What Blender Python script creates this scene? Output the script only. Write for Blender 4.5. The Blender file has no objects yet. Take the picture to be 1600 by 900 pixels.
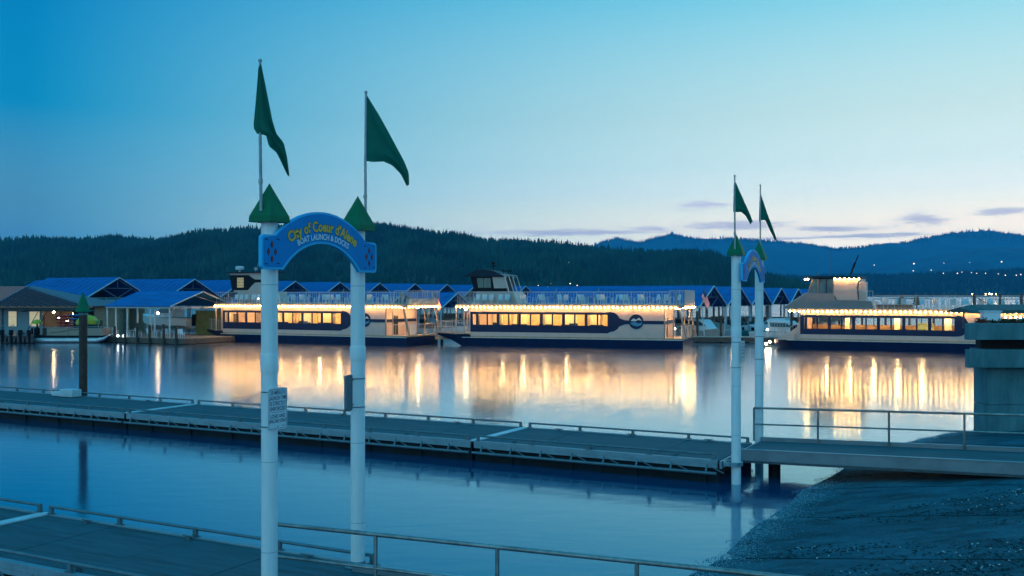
import bpy, bmesh, math, random
from math import sin, cos, pi, radians as R
from mathutils import Vector, Matrix
import numpy as np
random.seed(7); rnd = random.Random(11); NPR = np.random.RandomState(5)
S = bpy.context.scene
COL = S.collection
# ---------------------------------------------------------------- camera
H = 5.2                     # eye height above the lake
cam = bpy.data.cameras.new('camera'); cam.lens = 35; cam.sensor_width = 36
cam.clip_start = .1; cam.clip_end = 60000; cam.shift_y = 11/1600
co = bpy.data.objects.new('camera', cam); COL.objects.link(co)
co.location = (0, 0, H); co.rotation_euler = (pi/2, 0, 0); S.camera = co
# ---------------------------------------------------------------- sky (dusk, afterglow ahead to the right)
w = bpy.data.worlds.new('World'); S.world = w; w.use_nodes = True
nt = w.node_tree; nt.nodes.clear(); N = nt.nodes; Lk = nt.links
def nd(t, **k):
    n = N.new(t)
    for a, b in k.items(): setattr(n, a, b)
    return n
def mth(op, a, b=None, c=None, clamp=False):
    n = nd('ShaderNodeMath', operation=op); n.use_clamp = clamp
    for i, v in enumerate((a, b, c)):
        if v is None: continue
        if isinstance(v, (int, float)): n.inputs[i].default_value = v
        else: Lk.new(v, n.inputs[i])
    return n.outputs[0]
def ramp(fac, stops, interp='B_SPLINE'):
    n = nd('ShaderNodeValToRGB'); n.color_ramp.interpolation = interp
    els = n.color_ramp.elements
    while len(els) < len(stops): els.new(.5)
    for e, (p, c) in zip(els, stops): e.position = p; e.color = (*c, 1)
    Lk.new(fac, n.inputs[0]); return n.outputs[0]
def mix(f, a, b):
    n = nd('ShaderNodeMix', data_type='RGBA')
    if isinstance(f, (int, float)): n.inputs[0].default_value = f
    else: Lk.new(f, n.inputs[0])
    for i, v in ((6, a), (7, b)):
        if isinstance(v, tuple): n.inputs[i].default_value = (*v, 1)
        else: Lk.new(v, n.inputs[i])
    return n.outputs[2]
tc = nd('ShaderNodeTexCoord'); sp = nd('ShaderNodeSeparateXYZ'); Lk.new(tc.outputs['Generated'], sp.inputs[0])
X, Y, Z = sp.outputs
el = mth('MULTIPLY', mth('ARCSINE', mth('MAXIMUM', Z, 0.0)), 2/pi)          # 0 horizon .. 1 zenith
az = mth('ARCTAN2', X, Y)                                                     # 0 ahead, + to the right
GL = R(34)
caz = mth('COSINE', mth('SUBTRACT', az, GL))
glow = nd('ShaderNodeMapRange'); glow.inputs[1].default_value = .5; glow.inputs[2].default_value = 1.0
Lk.new(caz, glow.inputs[0])
gv = nd('ShaderNodeCombineXYZ')
for i_, p_ in enumerate((1.5, 1.02, .85)): Lk.new(mth('POWER', glow.outputs[0], p_), gv.inputs[i_])
cold = ramp(el, [(0, (.34,.72,.84)), (.03, (.22,.62,.78)), (.055, (.15,.47,.60)), (.11, (.002,.33,.60)), (.19, (.000,.225,.53)), (.45, (.002,.32,.66)), (1, (.01,.42,.75))], 'LINEAR')
warm = ramp(el, [(0, (5.6,4.3,3.2)), (.03, (4.4,3.7,2.6)), (.043, (3.3,2.8,2.0)), (.054, (2.3,2.2,1.68)), (.063, (1.75,1.85,1.6)), (.08, (1.25,1.5,1.35)), (.11, (.93,1.2,1.08)), (.19, (.24,.81,.96)), (.34, (.07,.56,.88)), (.6, (.02,.44,.80)), (1, (.01,.42,.75))], 'LINEAR')
arch = ramp(el, [(0, (.50,.80,.95)), (.08, (.52,.90,1.10)), (.2, (.32,.86,1.15)), (.45, (.09,.62,.98)), (1, (.01,.42,.75))], 'LINEAR')
anti = nd('ShaderNodeMapRange', interpolation_type='SMOOTHSTEP'); anti.inputs[1].default_value = .30; anti.inputs[2].default_value = -.7
Lk.new(caz, anti.inputs[0])
cold = mix(anti.outputs[0], cold, arch)
def vm(op, a, b):
    n = nd('ShaderNodeVectorMath', operation=op); Lk.new(a, n.inputs[0]); Lk.new(b, n.inputs[1]); return n.outputs[0]
sky = vm('ADD', cold, vm('MULTIPLY', gv.outputs[0], vm('SUBTRACT', warm, cold)))
# thin lavender cloud streaks low over the hills
cv = nd('ShaderNodeCombineXYZ'); Lk.new(mth('MULTIPLY', az, 3.2), cv.inputs[0]); Lk.new(mth('MULTIPLY', Z, 30.0), cv.inputs[1])
cn = nd('ShaderNodeTexNoise'); cn.inputs['Scale'].default_value = 3.6; cn.inputs['Detail'].default_value = 7; cn.inputs['Roughness'].default_value = .62
cn.inputs['Distortion'].default_value = .4
Lk.new(cv.outputs[0], cn.inputs[0])
wob = mth('MULTIPLY', mth('SUBTRACT', cn.outputs[0], .5), 4.6)
tot = None
for px_, py_, wx_, wy_ in ((1095,321,40,6), (1160,351,100,7), (1300,357,75,6), (1440,344,40,11), (1565,330,45,6), (900,363,130,5), (1350,369,90,3.5), (1230,372,60,3)):
    a0 = math.atan((px_-800)/1555.6); e0 = math.atan((461-py_)/1555.6*cos(a0))/(pi/2); wa = wx_/1555.6*cos(a0)**2; we = wy_/1555.6/(pi/2)
    d1 = mth('ADD', mth('DIVIDE', mth('SUBTRACT', az, a0), wa), mth('MULTIPLY', wob, .8)); d2 = mth('ADD', mth('DIVIDE', mth('SUBTRACT', el, e0), we), wob)
    q = mth('EXPONENT', mth('MULTIPLY', mth('ADD', mth('MULTIPLY', d1, d1), mth('MULTIPLY', d2, d2)), -1.0))
    tot = q if tot is None else mth('MAXIMUM', tot, q)
cm = nd('ShaderNodeMapRange', interpolation_type='SMOOTHSTEP'); cm.inputs[1].default_value = .04; cm.inputs[2].default_value = .95; Lk.new(tot, cm.inputs[0])
cloudf = mth('MULTIPLY', cm.outputs[0], .80)
sky = mix(cloudf, sky, (1.10,1.08,1.28))
ns = nd('ShaderNodeTexSky', sky_type='NISHITA'); ns.sun_disc = False; ns.sun_elevation = R(.5); ns.sun_rotation = GL
nsm = nd('ShaderNodeVectorMath', operation='SCALE'); Lk.new(ns.outputs[0], nsm.inputs[0]); nsm.inputs[3].default_value = .001
add = nd('ShaderNodeVectorMath', operation='ADD'); Lk.new(sky, add.inputs[0]); Lk.new(nsm.outputs[0], add.inputs[1])
bg = nd('ShaderNodeBackground'); Lk.new(add.outputs[0], bg.inputs[0]); bg.inputs[1].default_value = 1.0
wo = nd('ShaderNodeOutputWorld'); Lk.new(bg.outputs[0], wo.inputs[0])
S.view_settings.view_transform = 'Standard'; S.view_settings.look = 'None'; S.view_settings.gamma = 1; S.view_settings.exposure = 0
S.cycles.use_denoising = True; S.cycles.max_bounces = 6; S.cycles.transparent_max_bounces = 24
S.cycles.diffuse_bounces = 3; S.cycles.glossy_bounces = 3; S.cycles.volume_bounces = 0; S.cycles.sample_clamp_indirect = 12
S.cycles.use_light_tree = True; S.cycles.caustics_reflective = False; S.cycles.caustics_refractive = False
# the sun has set: what is left of it is a very weak wide glow from the afterglow's side
sl = bpy.data.lights.new('sun', 'SUN'); sl.energy = .12; sl.angle = R(20); sl.color = (1, .82, .66)
so = bpy.data.objects.new('sun', sl); COL.objects.link(so); so.rotation_euler = Vector((-sin(GL), -cos(GL), -.07)).to_track_quat('-Z', 'Y').to_euler()

# ---------------------------------------------------------------- materials
MATS = {}
def mat(name, col, rough=.6, metal=0, var=.15, vs=2.0, bump=0, bs=30, spec=.5, stretch=None, col2=None, emit=None, es=0, coat=0):
    if name in MATS: return MATS[name]
    m = bpy.data.materials.new(name); m.use_nodes = True; t = m.node_tree; p = t.nodes['Principled BSDF']
    p.inputs['Roughness'].default_value = rough; p.inputs['Metallic'].default_value = metal
    p.inputs['Specular IOR Level'].default_value = spec; p.inputs['Coat Weight'].default_value = coat
    g = t.nodes.new('ShaderNodeTexCoord'); mp = t.nodes.new('ShaderNodeMapping'); t.links.new(g.outputs['Object'], mp.inputs[0])
    if stretch: mp.inputs['Scale'].default_value = stretch
    n = t.nodes.new('ShaderNodeTexNoise'); n.inputs['Scale'].default_value = vs; n.inputs['Detail'].default_value = 6
    n.inputs['Roughness'].default_value = .65
    t.links.new(mp.outputs[0], n.inputs[0])
    r = t.nodes.new('ShaderNodeValToRGB'); e = r.color_ramp.elements; e[0].position = .32; e[1].position = .68
    c2 = col2 or tuple(min(1, c*(1+var)) for c in col)
    e[0].color = (*[c*(1-var) for c in col], 1) if not col2 else (*col, 1); e[1].color = (*c2, 1)
    t.links.new(n.outputs[0], r.inputs[0]); t.links.new(r.outputs[0], p.inputs['Base Color'])
    if bump:
        n2 = t.nodes.new('ShaderNodeTexNoise'); n2.inputs['Scale'].default_value = bs; n2.inputs['Detail'].default_value = 4
        t.links.new(mp.outputs[0], n2.inputs[0])
        b = t.nodes.new('ShaderNodeBump'); b.inputs['Strength'].default_value = bump; b.inputs['Distance'].default_value = .02
        t.links.new(n2.outputs[0], b.inputs['Height']); t.links.new(b.outputs[0], p.inputs['Normal'])
    if emit: p.inputs['Emission Color'].default_value = (*emit, 1); p.inputs['Emission Strength'].default_value = es
    MATS[name] = m; return m
def glow_mat(name, col, s):
    if name in MATS: return MATS[name]
    m = bpy.data.materials.new(name); m.use_nodes = True; t = m.node_tree; t.nodes.clear()
    e = t.nodes.new('ShaderNodeEmission'); e.inputs[0].default_value = (*col, 1); e.inputs[1].default_value = s
    o = t.nodes.new('ShaderNodeOutputMaterial'); t.links.new(e.outputs[0], o.inputs[0]); MATS[name] = m; return m
def glass_mat():
    m = bpy.data.materials.new('window_glass'); m.use_nodes = True; t = m.node_tree; t.nodes.clear()
    tr = t.nodes.new('ShaderNodeBsdfTransparent'); tr.inputs[0].default_value = (.93, .96, .94, 1)
    gl = t.nodes.new('ShaderNodeBsdfGlossy'); gl.inputs['Roughness'].default_value = .03
    f = t.nodes.new('ShaderNodeFresnel'); f.inputs[0].default_value = 1.5
    mx = t.nodes.new('ShaderNodeMixShader'); o = t.nodes.new('ShaderNodeOutputMaterial')
    t.links.new(f.outputs[0], mx.inputs[0]); t.links.new(tr.outputs[0], mx.inputs[1]); t.links.new(gl.outputs[0], mx.inputs[2]); t.links.new(mx.outputs[0], o.inputs[0])
    return m
GLASS = glass_mat()
PAINT = mat('white_paint', (.70,.78,.80), .42, vs=3.5, stretch=(3,3,.5), bump=.12, bs=40, col2=(.84,.86,.86))
GREEN = mat('green_sheet', (.003,.155,.075), .6, var=.12, vs=4, spec=.12)
FLAGM = mat('green_cloth', (.003,.15,.105), .8, var=.12, vs=6)
_t = FLAGM.node_tree; _tl = _t.nodes.new('ShaderNodeBsdfTranslucent'); _tl.inputs[0].default_value = (.004, .22, .15, 1); _mx = _t.nodes.new('ShaderNodeMixShader'); _mx.inputs[0].default_value = .4
_t.links.new(_t.nodes['Principled BSDF'].outputs[0], _mx.inputs[1]); _t.links.new(_tl.outputs[0], _mx.inputs[2]); _t.links.new(_mx.outputs[0], _t.nodes['Material Output'].inputs[0])
ALU = mat('aluminium', (.19,.31,.36), .45, .4, var=.15, vs=3, bump=.05)
GALV = mat('galvanised_steel', (.34,.38,.40), .5, .3, var=.25, vs=5, bump=.1)
ALUD = mat('dull_aluminium', (.09,.17,.20), .5, .3, var=.22, vs=4, bump=.1)
DECKM = mat('dock_decking', (.020,.080,.102), .75, var=.42, vs=.8, bump=.5, bs=6, stretch=(1, 14, 1))
FLOATM = mat('black_float', (.006,.010,.012), .6, var=.3, spec=.2)
STEEL = mat('rusty_steel', (.06,.030,.022), .75, var=.45, vs=3, bump=.4, bs=25)
CONC = mat('concrete', (.045,.14,.165), .9, vs=1.6, bump=.6, bs=14, stretch=(1.1,1.1,.32), spec=.15, col2=(.11,.26,.29))
SIGNB = mat('sign_blue', (.004,.25,.60), .65, var=.08, spec=.1)
SIGNE = mat('sign_light_blue', (.05,.50,.85), .65, var=.05, spec=.1)
GOLD = mat('gold_leaf', (1.0,.50,.09), .5, 0, var=.08, spec=.2)
BLACK = mat('black_paint', (.006,.009,.013), .6, var=.1, spec=.15)
WHITE = mat('white_letter', (.8,.82,.82), .5, var=.03)
RED = mat('dark_red_paint', (.22,.01,.03), .5, var=.1)
NAVY = mat('navy_gelcoat', (.004,.014,.06), .35, var=.2, vs=1.2, spec=.25)
BEIGE = mat('beige_gelcoat', (.60,.44,.38), .4, var=.06, vs=1.5)
CREAM = mat('cream_interior', (.72,.60,.42), .6, var=.15, vs=1.5)
WOOD = mat('warm_wood', (.38,.19,.08), .5, var=.3, vs=3)
CURT = mat('curtain_cloth', (.70,.58,.38), .8, var=.12, vs=6, stretch=(6,6,.3))
RAILM = mat('boat_rail', (.42,.44,.46), .35, .3, var=.08)
BLUEROOF = mat('blue_metal_roof', (.003,.115,.36), .6, 0, var=.28, vs=.5, stretch=(.5,2,2), spec=.3)
UNDER = mat('under_roof_shade', (.02,.045,.085), .7, var=.3)
PLASTIC = mat('white_plastic', (.72,.75,.78), .5, var=.04)
DARKW = mat('dark_timber', (.06,.045,.035), .8, var=.4, vs=4, bump=.3)
TIMB = mat('grey_timber', (.28,.22,.16), .8, var=.3, vs=3, bump=.3)
TANP = mat('tan_panel', (.34,.26,.20), .45, var=.06)
TEALB = mat('boat_teal', (.02,.14,.15), .3, var=.1)
CANVAS = mat('boat_canvas', (.05,.07,.08), .8, var=.3, vs=2)
YELL = mat('lime_shell', (.45,.50,.03), .45, var=.1)
REDP = mat('red_plastic', (.42,.015,.02), .4, var=.1)
BLUEP = mat('blue_plastic', (.02,.16,.42), .4, var=.1)
SIDING = mat('pale_siding', (.20,.27,.30), .7, var=.12, vs=3, bump=.4, bs=3, stretch=(.3,.3,9))
TANW = mat('tan_wall', (.30,.25,.16), .7, var=.12)
RUST = mat('rust_red_seam_roof', (.50,.12,.09), .5, var=.12)
SEAM = mat('seam_rib', (.012,.025,.055), .5, 0, var=.1)
SEAMB = mat('roof_pan', (.16,.12,.14), .55, 0, var=.2)
HIPC = mat('hip_cap', (.05,.20,.30), .5, var=.1)
FRED = mat('flag_red', (.5,.02,.03), .8, var=.05); FWH = mat('flag_white', (.75,.75,.75), .8, var=.03); FBL = mat('flag_blue', (.01,.02,.14), .8, var=.05)
LEAF = mat('leaf', (.03,.06,.02), .7, var=.5, vs=9)
BULB = glow_mat('warm_bulb', (1,.53,.15), 88); LAMP = glow_mat('ceiling_lamp_glow', (1,.64,.28), 340)
COOL = glow_mat('cool_lamp', (.85,.95,1), 12); HOUSEL = glow_mat('house_lamp', (1,.93,.75), 3.5); GREENL = glow_mat('green_lamp', (.05,1,.45), 9)
BULB2 = glow_mat('dock_lamp', (1,.70,.36), 75)

# ---------------------------------------------------------------- mesh builder
class MB:
    def __init__(s): s.v = []; s.f = []; s.mi = []; s.ms = []
    def _m(s, m):
        if m not in s.ms: s.ms.append(m)
        return s.ms.index(m)
    def add(s, vs, fs, m=None):
        o = len(s.v); s.v += [tuple(v) for v in vs]; k = s._m(m) if m else 0
        for f in fs: s.f.append(tuple(i+o for i in f)); s.mi.append(k)
        return s
    def box(s, x0, x1, y0, y1, z0, z1, m=None):
        vs = [(x, y, z) for x in (x0, x1) for y in (y0, y1) for z in (z0, z1)]
        return s.add(vs, [(0,1,3,2), (4,6,7,5), (0,4,5,1), (2,3,7,6), (0,2,6,4), (1,5,7,3)], m)
    def bar(s, a, b, w, h=None, m=None, up=(0,0,1)):
        a = Vector(a); b = Vector(b); d = (b-a).normalized(); h = h or w
        u = d.cross(Vector(up))
        if u.length < 1e-4: u = d.cross(Vector((1,0,0)))
        u.normalize(); v = u.cross(d)
        vs = []
        for p in (a, b):
            for i, j in ((-1,-1), (1,-1), (1,1), (-1,1)): vs.append(p+u*i*w/2+v*j*h/2)
        return s.add(vs, [(0,1,2,3), (7,6,5,4), (0,4,5,1), (1,5,6,2), (2,6,7,3), (3,7,4,0)], m)
    def tube(s, a, b, r, r2=None, n=10, m=None, cap=True):
        a = Vector(a); b = Vector(b); d = (b-a).normalized(); r2 = r if r2 is None else r2
        u = d.orthogonal().normalized(); v = d.cross(u)
        vs = [p+(u*cos(2*pi*i/n)+v*sin(2*pi*i/n))*q for p, q in ((a, r), (b, r2)) for i in range(n)]
        fs = [(i, (i+1) % n, n+(i+1) % n, n+i) for i in range(n)]
        if cap: fs += [tuple(range(n-1, -1, -1)), tuple(range(n, 2*n))]
        return s.add(vs, fs, m)
    def rev(s, prof, c=(0,0), n=16, m=None):                       # profile of (radius, z) about a vertical axis
        vs = [(c[0]+r*cos(2*pi*i/n), c[1]+r*sin(2*pi*i/n), z) for r, z in prof for i in range(n)]
        fs = [(k*n+i, k*n+(i+1) % n, (k+1)*n+(i+1) % n, (k+1)*n+i) for k in range(len(prof)-1) for i in range(n)]
        fs += [tuple(range(n-1, -1, -1)), tuple(range((len(prof)-1)*n, len(prof)*n))]
        return s.add(vs, fs, m)
    def path(s, pts, r, n=8, m=None):
        for a, b in zip(pts, pts[1:]): s.tube(a, b, r, n=n, m=m)
        return s
    def prism(s, out, y0, y1, m=None):                             # outline (x,z), extruded in y
        n = len(out); vs = [(x, y0, z) for x, z in out]+[(x, y1, z) for x, z in out]
        fs = [tuple(range(n)), tuple(range(2*n-1, n-1, -1))]+[(i, i+n, (i+1) % n+n, (i+1) % n) for i in range(n)]
        return s.add(vs, fs, m)
    def slab(s, out, z0, z1, m=None):                              # outline (x,y), extruded in z
        n = len(out); vs = [(x, y, z0) for x, y in out]+[(x, y, z1) for x, y in out]
        fs = [tuple(range(n-1, -1, -1)), tuple(range(n, 2*n))]+[(i, (i+1) % n, (i+1) % n+n, i+n) for i in range(n)]
        return s.add(vs, fs, m)
    def loft(s, rings, m=None):
        n = len(rings[0]); vs = [p for r in rings for p in r]
        fs = [(k*n+i, k*n+(i+1) % n, (k+1)*n+(i+1) % n, (k+1)*n+i) for k in range(len(rings)-1) for i in range(n)]
        fs += [tuple(range(n-1, -1, -1)), tuple(range((len(rings)-1)*n, len(rings)*n))]
        return s.add(vs, fs, m)
    def ball(s, c, r, m=None, n=8, k=5, sz=1):
        prof = [(r*sin(pi*j/k), -r*cos(pi*j/k)*sz) for j in range(1, k)]
        vs = [(c[0]+q*cos(2*pi*i/n), c[1]+q*sin(2*pi*i/n), c[2]+z) for q, z in prof for i in range(n)]
        vs += [(c[0], c[1], c[2]-r*sz), (c[0], c[1], c[2]+r*sz)]; L = len(prof)
        fs = [(a*n+i, a*n+(i+1) % n, (a+1)*n+(i+1) % n, (a+1)*n+i) for a in range(L-1) for i in range(n)]
        fs += [(L*n, (i+1) % n, i) for i in range(n)]+[(L*n+1, (L-1)*n+i, (L-1)*n+(i+1) % n) for i in range(n)]
        return s.add(vs, fs, m)
    def mesh(s, name, m=None):
        me = bpy.data.meshes.new(name); me.from_pydata(s.v, [], s.f)
        for q in (s.ms or [m]): me.materials.append(q)
        if s.ms: me.polygons.foreach_set('material_index', s.mi)
        me.update(); return me
    def build(s, name, m=None, parent=None, smooth=False, bevel=0):
        me = s.mesh(name, m)
        bm = bmesh.new(); bm.from_mesh(me); bmesh.ops.recalc_face_normals(bm, faces=bm.faces)
        if bevel: bmesh.ops.bevel(bm, geom=[e for e in bm.edges if len(e.link_faces) == 2 and e.calc_face_angle(0) > .5], offset=bevel, segments=2, affect='EDGES', profile=.5)
        bm.to_mesh(me); bm.free()
        if smooth:
            for p in me.polygons: p.use_smooth = True
            me.set_sharp_from_angle(angle=R(40))
        return ob(name, me, parent)
def ob(name, me, parent=None):
    o = bpy.data.objects.new(name, me); COL.objects.link(o)
    if parent: o.parent = parent
    return o
def tag(o, label, cat, group=None, kind=None):
    o['label'] = label; o['category'] = cat
    if group: o['group'] = group
    if kind: o['kind'] = kind
    return o
def empty(name, loc, rz=0, label=None, cat=None, group=None):
    o = bpy.data.objects.new(name, None); COL.objects.link(o); o.location = loc; o.rotation_euler.z = rz
    o.empty_display_size = .2
    if label: tag(o, label, cat, group)
    return o
def struct(o): o['kind'] = 'structure'; return o
def copytree(o, parent=None):
    c = o.copy(); COL.objects.link(c); c.parent = parent
    for ch in list(o.children): copytree(ch, c)
    return c
def text_mesh(body, size, bend=None, sx=1.0, offset=0, z=0.0):
    """flat lettering as a mesh in its own x,z plane, centred; bend = radius of the baseline arc"""
    cu = bpy.data.curves.new('t', 'FONT'); cu.body = body; cu.size = size; cu.align_x = 'CENTER'; cu.offset = offset
    cu.resolution_u = 3
    to = bpy.data.objects.new('t', cu); COL.objects.link(to)
    dg = bpy.context.evaluated_depsgraph_get(); me = bpy.data.meshes.new_from_object(to.evaluated_get(dg))
    bpy.data.objects.remove(to)
    bm = bmesh.new(); bm.from_mesh(me); bm.normal_update()
    if bend: bmesh.ops.subdivide_edges(bm, edges=[e for e in bm.edges if e.calc_length() > size*.4], cuts=2)
    for v in bm.verts:
        x, y = v.co.x*sx, v.co.y
        if bend: a = x/bend; v.co = Vector(((bend+y)*sin(a), -z, (bend+y)*cos(a)-bend))
        else: v.co = Vector((x, -z, y))
    bm.to_mesh(me); bm.free(); return me

# dock frame: u runs along the docks (left and away), v across them (away)
TH = R(28.2); DU = (-cos(TH), sin(TH)); GV = (sin(TH), cos(TH))
def W(u, v, z=0): return Vector((u*DU[0]+v*GV[0], u*DU[1]+v*GV[1], z))
# ---------------------------------------------------------------- lake
def water_mat():
    m = bpy.data.materials.new('lake_water'); m.use_nodes = True; t = m.node_tree; p = t.nodes['Principled BSDF']
    p.inputs['Base Color'].default_value = (.0, .062, .155, 1); p.inputs['Roughness'].default_value = .135
    p.inputs['IOR'].default_value = 1.33; p.inputs['Specular IOR Level'].default_value = .15
    g = t.nodes.new('ShaderNodeNewGeometry'); mp = t.nodes.new('ShaderNodeMapping'); mp.inputs['Rotation'].default_value = (0, 0, .35)
    mp.inputs['Scale'].default_value = (.55, 1.25, 1); t.links.new(g.outputs['Position'], mp.inputs[0])
    a = t.nodes.new('ShaderNodeTexNoise'); a.inputs['Scale'].default_value = 1.5; a.inputs['Detail'].default_value = 3
    c = t.nodes.new('ShaderNodeTexNoise'); c.inputs['Scale'].default_value = .10; c.inputs['Detail'].default_value = 2
    t.links.new(mp.outputs[0], a.inputs[0]); t.links.new(mp.outputs[0], c.inputs[0])
    b = t.nodes.new('ShaderNodeBump'); b.inputs['Strength'].default_value = .5; b.inputs['Distance'].default_value = .013
    t.links.new(a.outputs[0], b.inputs['Height']); t.links.new(b.outputs[0], p.inputs['Normal'])
    gl = t.nodes.new('ShaderNodeBsdfGlossy'); gl.inputs[0].default_value = (.80, .93, 1, 1); t.links.new(b.outputs[0], gl.inputs['Normal'])
    fr = t.nodes.new('ShaderNodeFresnel'); fr.inputs[0].default_value = 1.33
    mm = t.nodes.new('ShaderNodeMath'); mm.operation = 'MULTIPLY_ADD'; mm.use_clamp = True; mm.inputs[1].default_value = 1.08; mm.inputs[2].default_value = .03; t.links.new(fr.outputs[0], mm.inputs[0])
    tr_ = t.nodes.new('ShaderNodeValToRGB'); te = tr_.color_ramp.elements; te[0].position = .16; te[0].color = (.20, .85, 1, 1); te[1].position = .62; te[1].color = (.95, .94, .96, 1)
    t.links.new(fr.outputs[0], tr_.inputs[0]); t.links.new(tr_.outputs[0], gl.inputs[0])
    mx = t.nodes.new('ShaderNodeMixShader'); t.links.new(mm.outputs[0], mx.inputs[0]); t.links.new(p.outputs[0], mx.inputs[1]); t.links.new(gl.outputs[0], mx.inputs[2])
    t.links.new(mx.outputs[0], t.nodes['Material Output'].inputs[0])
    mr = t.nodes.new('ShaderNodeMapRange'); mr.inputs[1].default_value = .35; mr.inputs[2].default_value = .65; mr.inputs[3].default_value = .085; mr.inputs[4].default_value = .11
    sy = t.nodes.new('ShaderNodeSeparateXYZ'); t.links.new(g.outputs['Position'], sy.inputs[0])
    wr = t.nodes.new('ShaderNodeMapRange'); wr.inputs[1].default_value = 36; wr.inputs[2].default_value = 62; wr.inputs[3].default_value = 0; wr.inputs[4].default_value = .055; t.links.new(sy.outputs[1], wr.inputs[0])   # open water beyond the dock is more ruffled
    t.links.new(c.outputs[0], mr.inputs[0]); ra = t.nodes.new('ShaderNodeMath'); ra.operation = 'ADD'; t.links.new(mr.outputs[0], ra.inputs[0]); t.links.new(wr.outputs[0], ra.inputs[1]); t.links.new(ra.outputs[0], p.inputs['Roughness']); t.links.new(ra.outputs[0], gl.inputs['Roughness'])
    return m
mb = MB(); q = 14000
mb.add([(-q, -2500, 0), (q, -2500, 0), (q, 11800, 0), (-q, 11800, 0)], [(0, 1, 2, 3)])
o = struct(mb.build('water', water_mat())); o['label'] = 'calm blue lake with long smooth reflections of the lit boats'

# ---------------------------------------------------------------- boat ramp: sloping shore slabs
SH = [(-60, 9), (10, 5.3), (14, 6.3), (18.5, 5.75), (20.5, 5.7), (22.8, 5.75), (27.2, 5.6), (31.3, 5.36), (36.7, 4.6), (40.6, 3.3), (42.2, 2.4), (47, -1.5), (60, -14)]
def shore(v): return float(np.interp(v, [a for a, _ in SH], [b for _, b in SH]))
def ramp_z(u, v):
    d = shore(v)-u
    z = d*.118 if d < 14 else 1.65+(d-14)*.05
    return max(-1.6, z)+.006*sin(v*1.1+u*.5)+.003*sin(u*2.3-v*.7)
gm = bpy.data.materials.new('wet_ramp_concrete'); gm.use_nodes = True; t = gm.node_tree; p = t.nodes['Principled BSDF']
g = t.nodes.new('ShaderNodeNewGeometry')
def noise(t, sc, det, src, **k):
    n = t.nodes.new('ShaderNodeTexNoise'); n.inputs['Scale'].default_value = sc; n.inputs['Detail'].default_value = det
    n.inputs['Roughness'].default_value = .65; t.links.new(src, n.inputs[0]); return n.outputs[0]
n1 = noise(t, .55, 8, g.outputs['Position']); n2 = noise(t, 9, 6, g.outputs['Position']); n3 = noise(t, 60, 3, g.outputs['Position'])
r1 = t.nodes.new('ShaderNodeValToRGB'); e = r1.color_ramp.elements; e[0].position = .28; e[0].color = (.010,.065,.085,1); e[1].position = .75; e[1].color = (.040,.17,.22,1)
t.links.new(n1, r1.inputs[0])
mp_ = t.nodes.new('ShaderNodeMapping'); mp_.inputs['Scale'].default_value = (.6, 1.5, 1); t.links.new(g.outputs['Position'], mp_.inputs[0])
n4 = noise(t, 1.3, 9, mp_.outputs[0]); r4 = t.nodes.new('ShaderNodeValToRGB'); e4 = r4.color_ramp.elements; e4[0].position = .40; e4[0].color = (.18,.18,.18,1); e4[1].position = .52; e4[1].color = (1,1,1,1)
t.links.new(n4, r4.inputs[0])
mw_ = t.nodes.new('ShaderNodeMix'); mw_.data_type = 'RGBA'; mw_.blend_type = 'MULTIPLY'; mw_.inputs[0].default_value = .45
t.links.new(r1.outputs[0], mw_.inputs[6]); t.links.new(r4.outputs[0], mw_.inputs[7])
mxr = t.nodes.new('ShaderNodeMix'); mxr.data_type = 'RGBA'; mxr.blend_type = 'OVERLAY'; mxr.inputs[0].default_value = .75
t.links.new(mw_.outputs[2], mxr.inputs[6]); t.links.new(n2, mxr.inputs[7]); t.links.new(mxr.outputs[2], p.inputs['Base Color'])
r2 = t.nodes.new('ShaderNodeMapRange'); r2.inputs[1].default_value = .35; r2.inputs[2].default_value = .7; r2.inputs[3].default_value = .72; r2.inputs[4].default_value = 1.0
t.links.new(n2, r2.inputs[0]); t.links.new(r2.outputs[0], p.inputs['Roughness']); p.inputs['Specular IOR Level'].default_value = .06
b1 = t.nodes.new('ShaderNodeBump'); b1.inputs['Strength'].default_value = .6; b1.inputs['Distance'].default_value = .05
ma = t.nodes.new('ShaderNodeMath'); ma.operation = 'MULTIPLY_ADD'; ma.inputs[1].default_value = .35; t.links.new(n3, ma.inputs[0]); t.links.new(n2, ma.inputs[2])
t.links.new(ma.outputs[0], b1.inputs['Height']); t.links.new(b1.outputs[0], p.inputs['Normal'])
ramp_e = bpy.data.objects.new('boat_ramp', None); COL.objects.link(ramp_e); struct(ramp_e); ramp_e['label'] = 'dark wet concrete boat ramp strewn with weed'
def slab_mesh(u0, u1, v0, v1, lift=0.0):
    mb = MB(); nu = max(2, int((u1-u0)/.45)); nv = max(2, int((v1-v0)/.3)); vs = []
    for i in range(nu+1):
        for j in range(nv+1):
            u = u0+(u1-u0)*i/nu; v = v0+(v1-v0)*j/nv; e = min(j, nv-j, )
            z = ramp_z(u, v)+lift-(.03 if j in (0, nv) or i in (0, nu) else 0); vs.append(W(u, v, z))
    fs = [(i*(nv+1)+j, (i+1)*(nv+1)+j, (i+1)*(nv+1)+j+1, i*(nv+1)+j+1) for i in range(nu) for j in range(nv)]
    return mb.add(vs, fs)
vj = [11.4, 15.4, 19.42, 23.4, 27.4, 31.4, 35.4, 39.4, 43.4]
uj = [-24, -11.2, -4.2, 17]
for k in range(len(vj)-1):
    for a in range(len(uj)-1):
        slab_mesh(uj[a]+.02, uj[a+1]-.012, vj[k]+.028, vj[k+1]-.028).build('ramp_slab', gm, ramp_e, smooth=True)
o = struct(slab_mesh(-70, 18, -30, 60, -.05).build('ground', gm, smooth=True)); o['label'] = 'dark gravel shore under and around the ramp'
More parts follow.
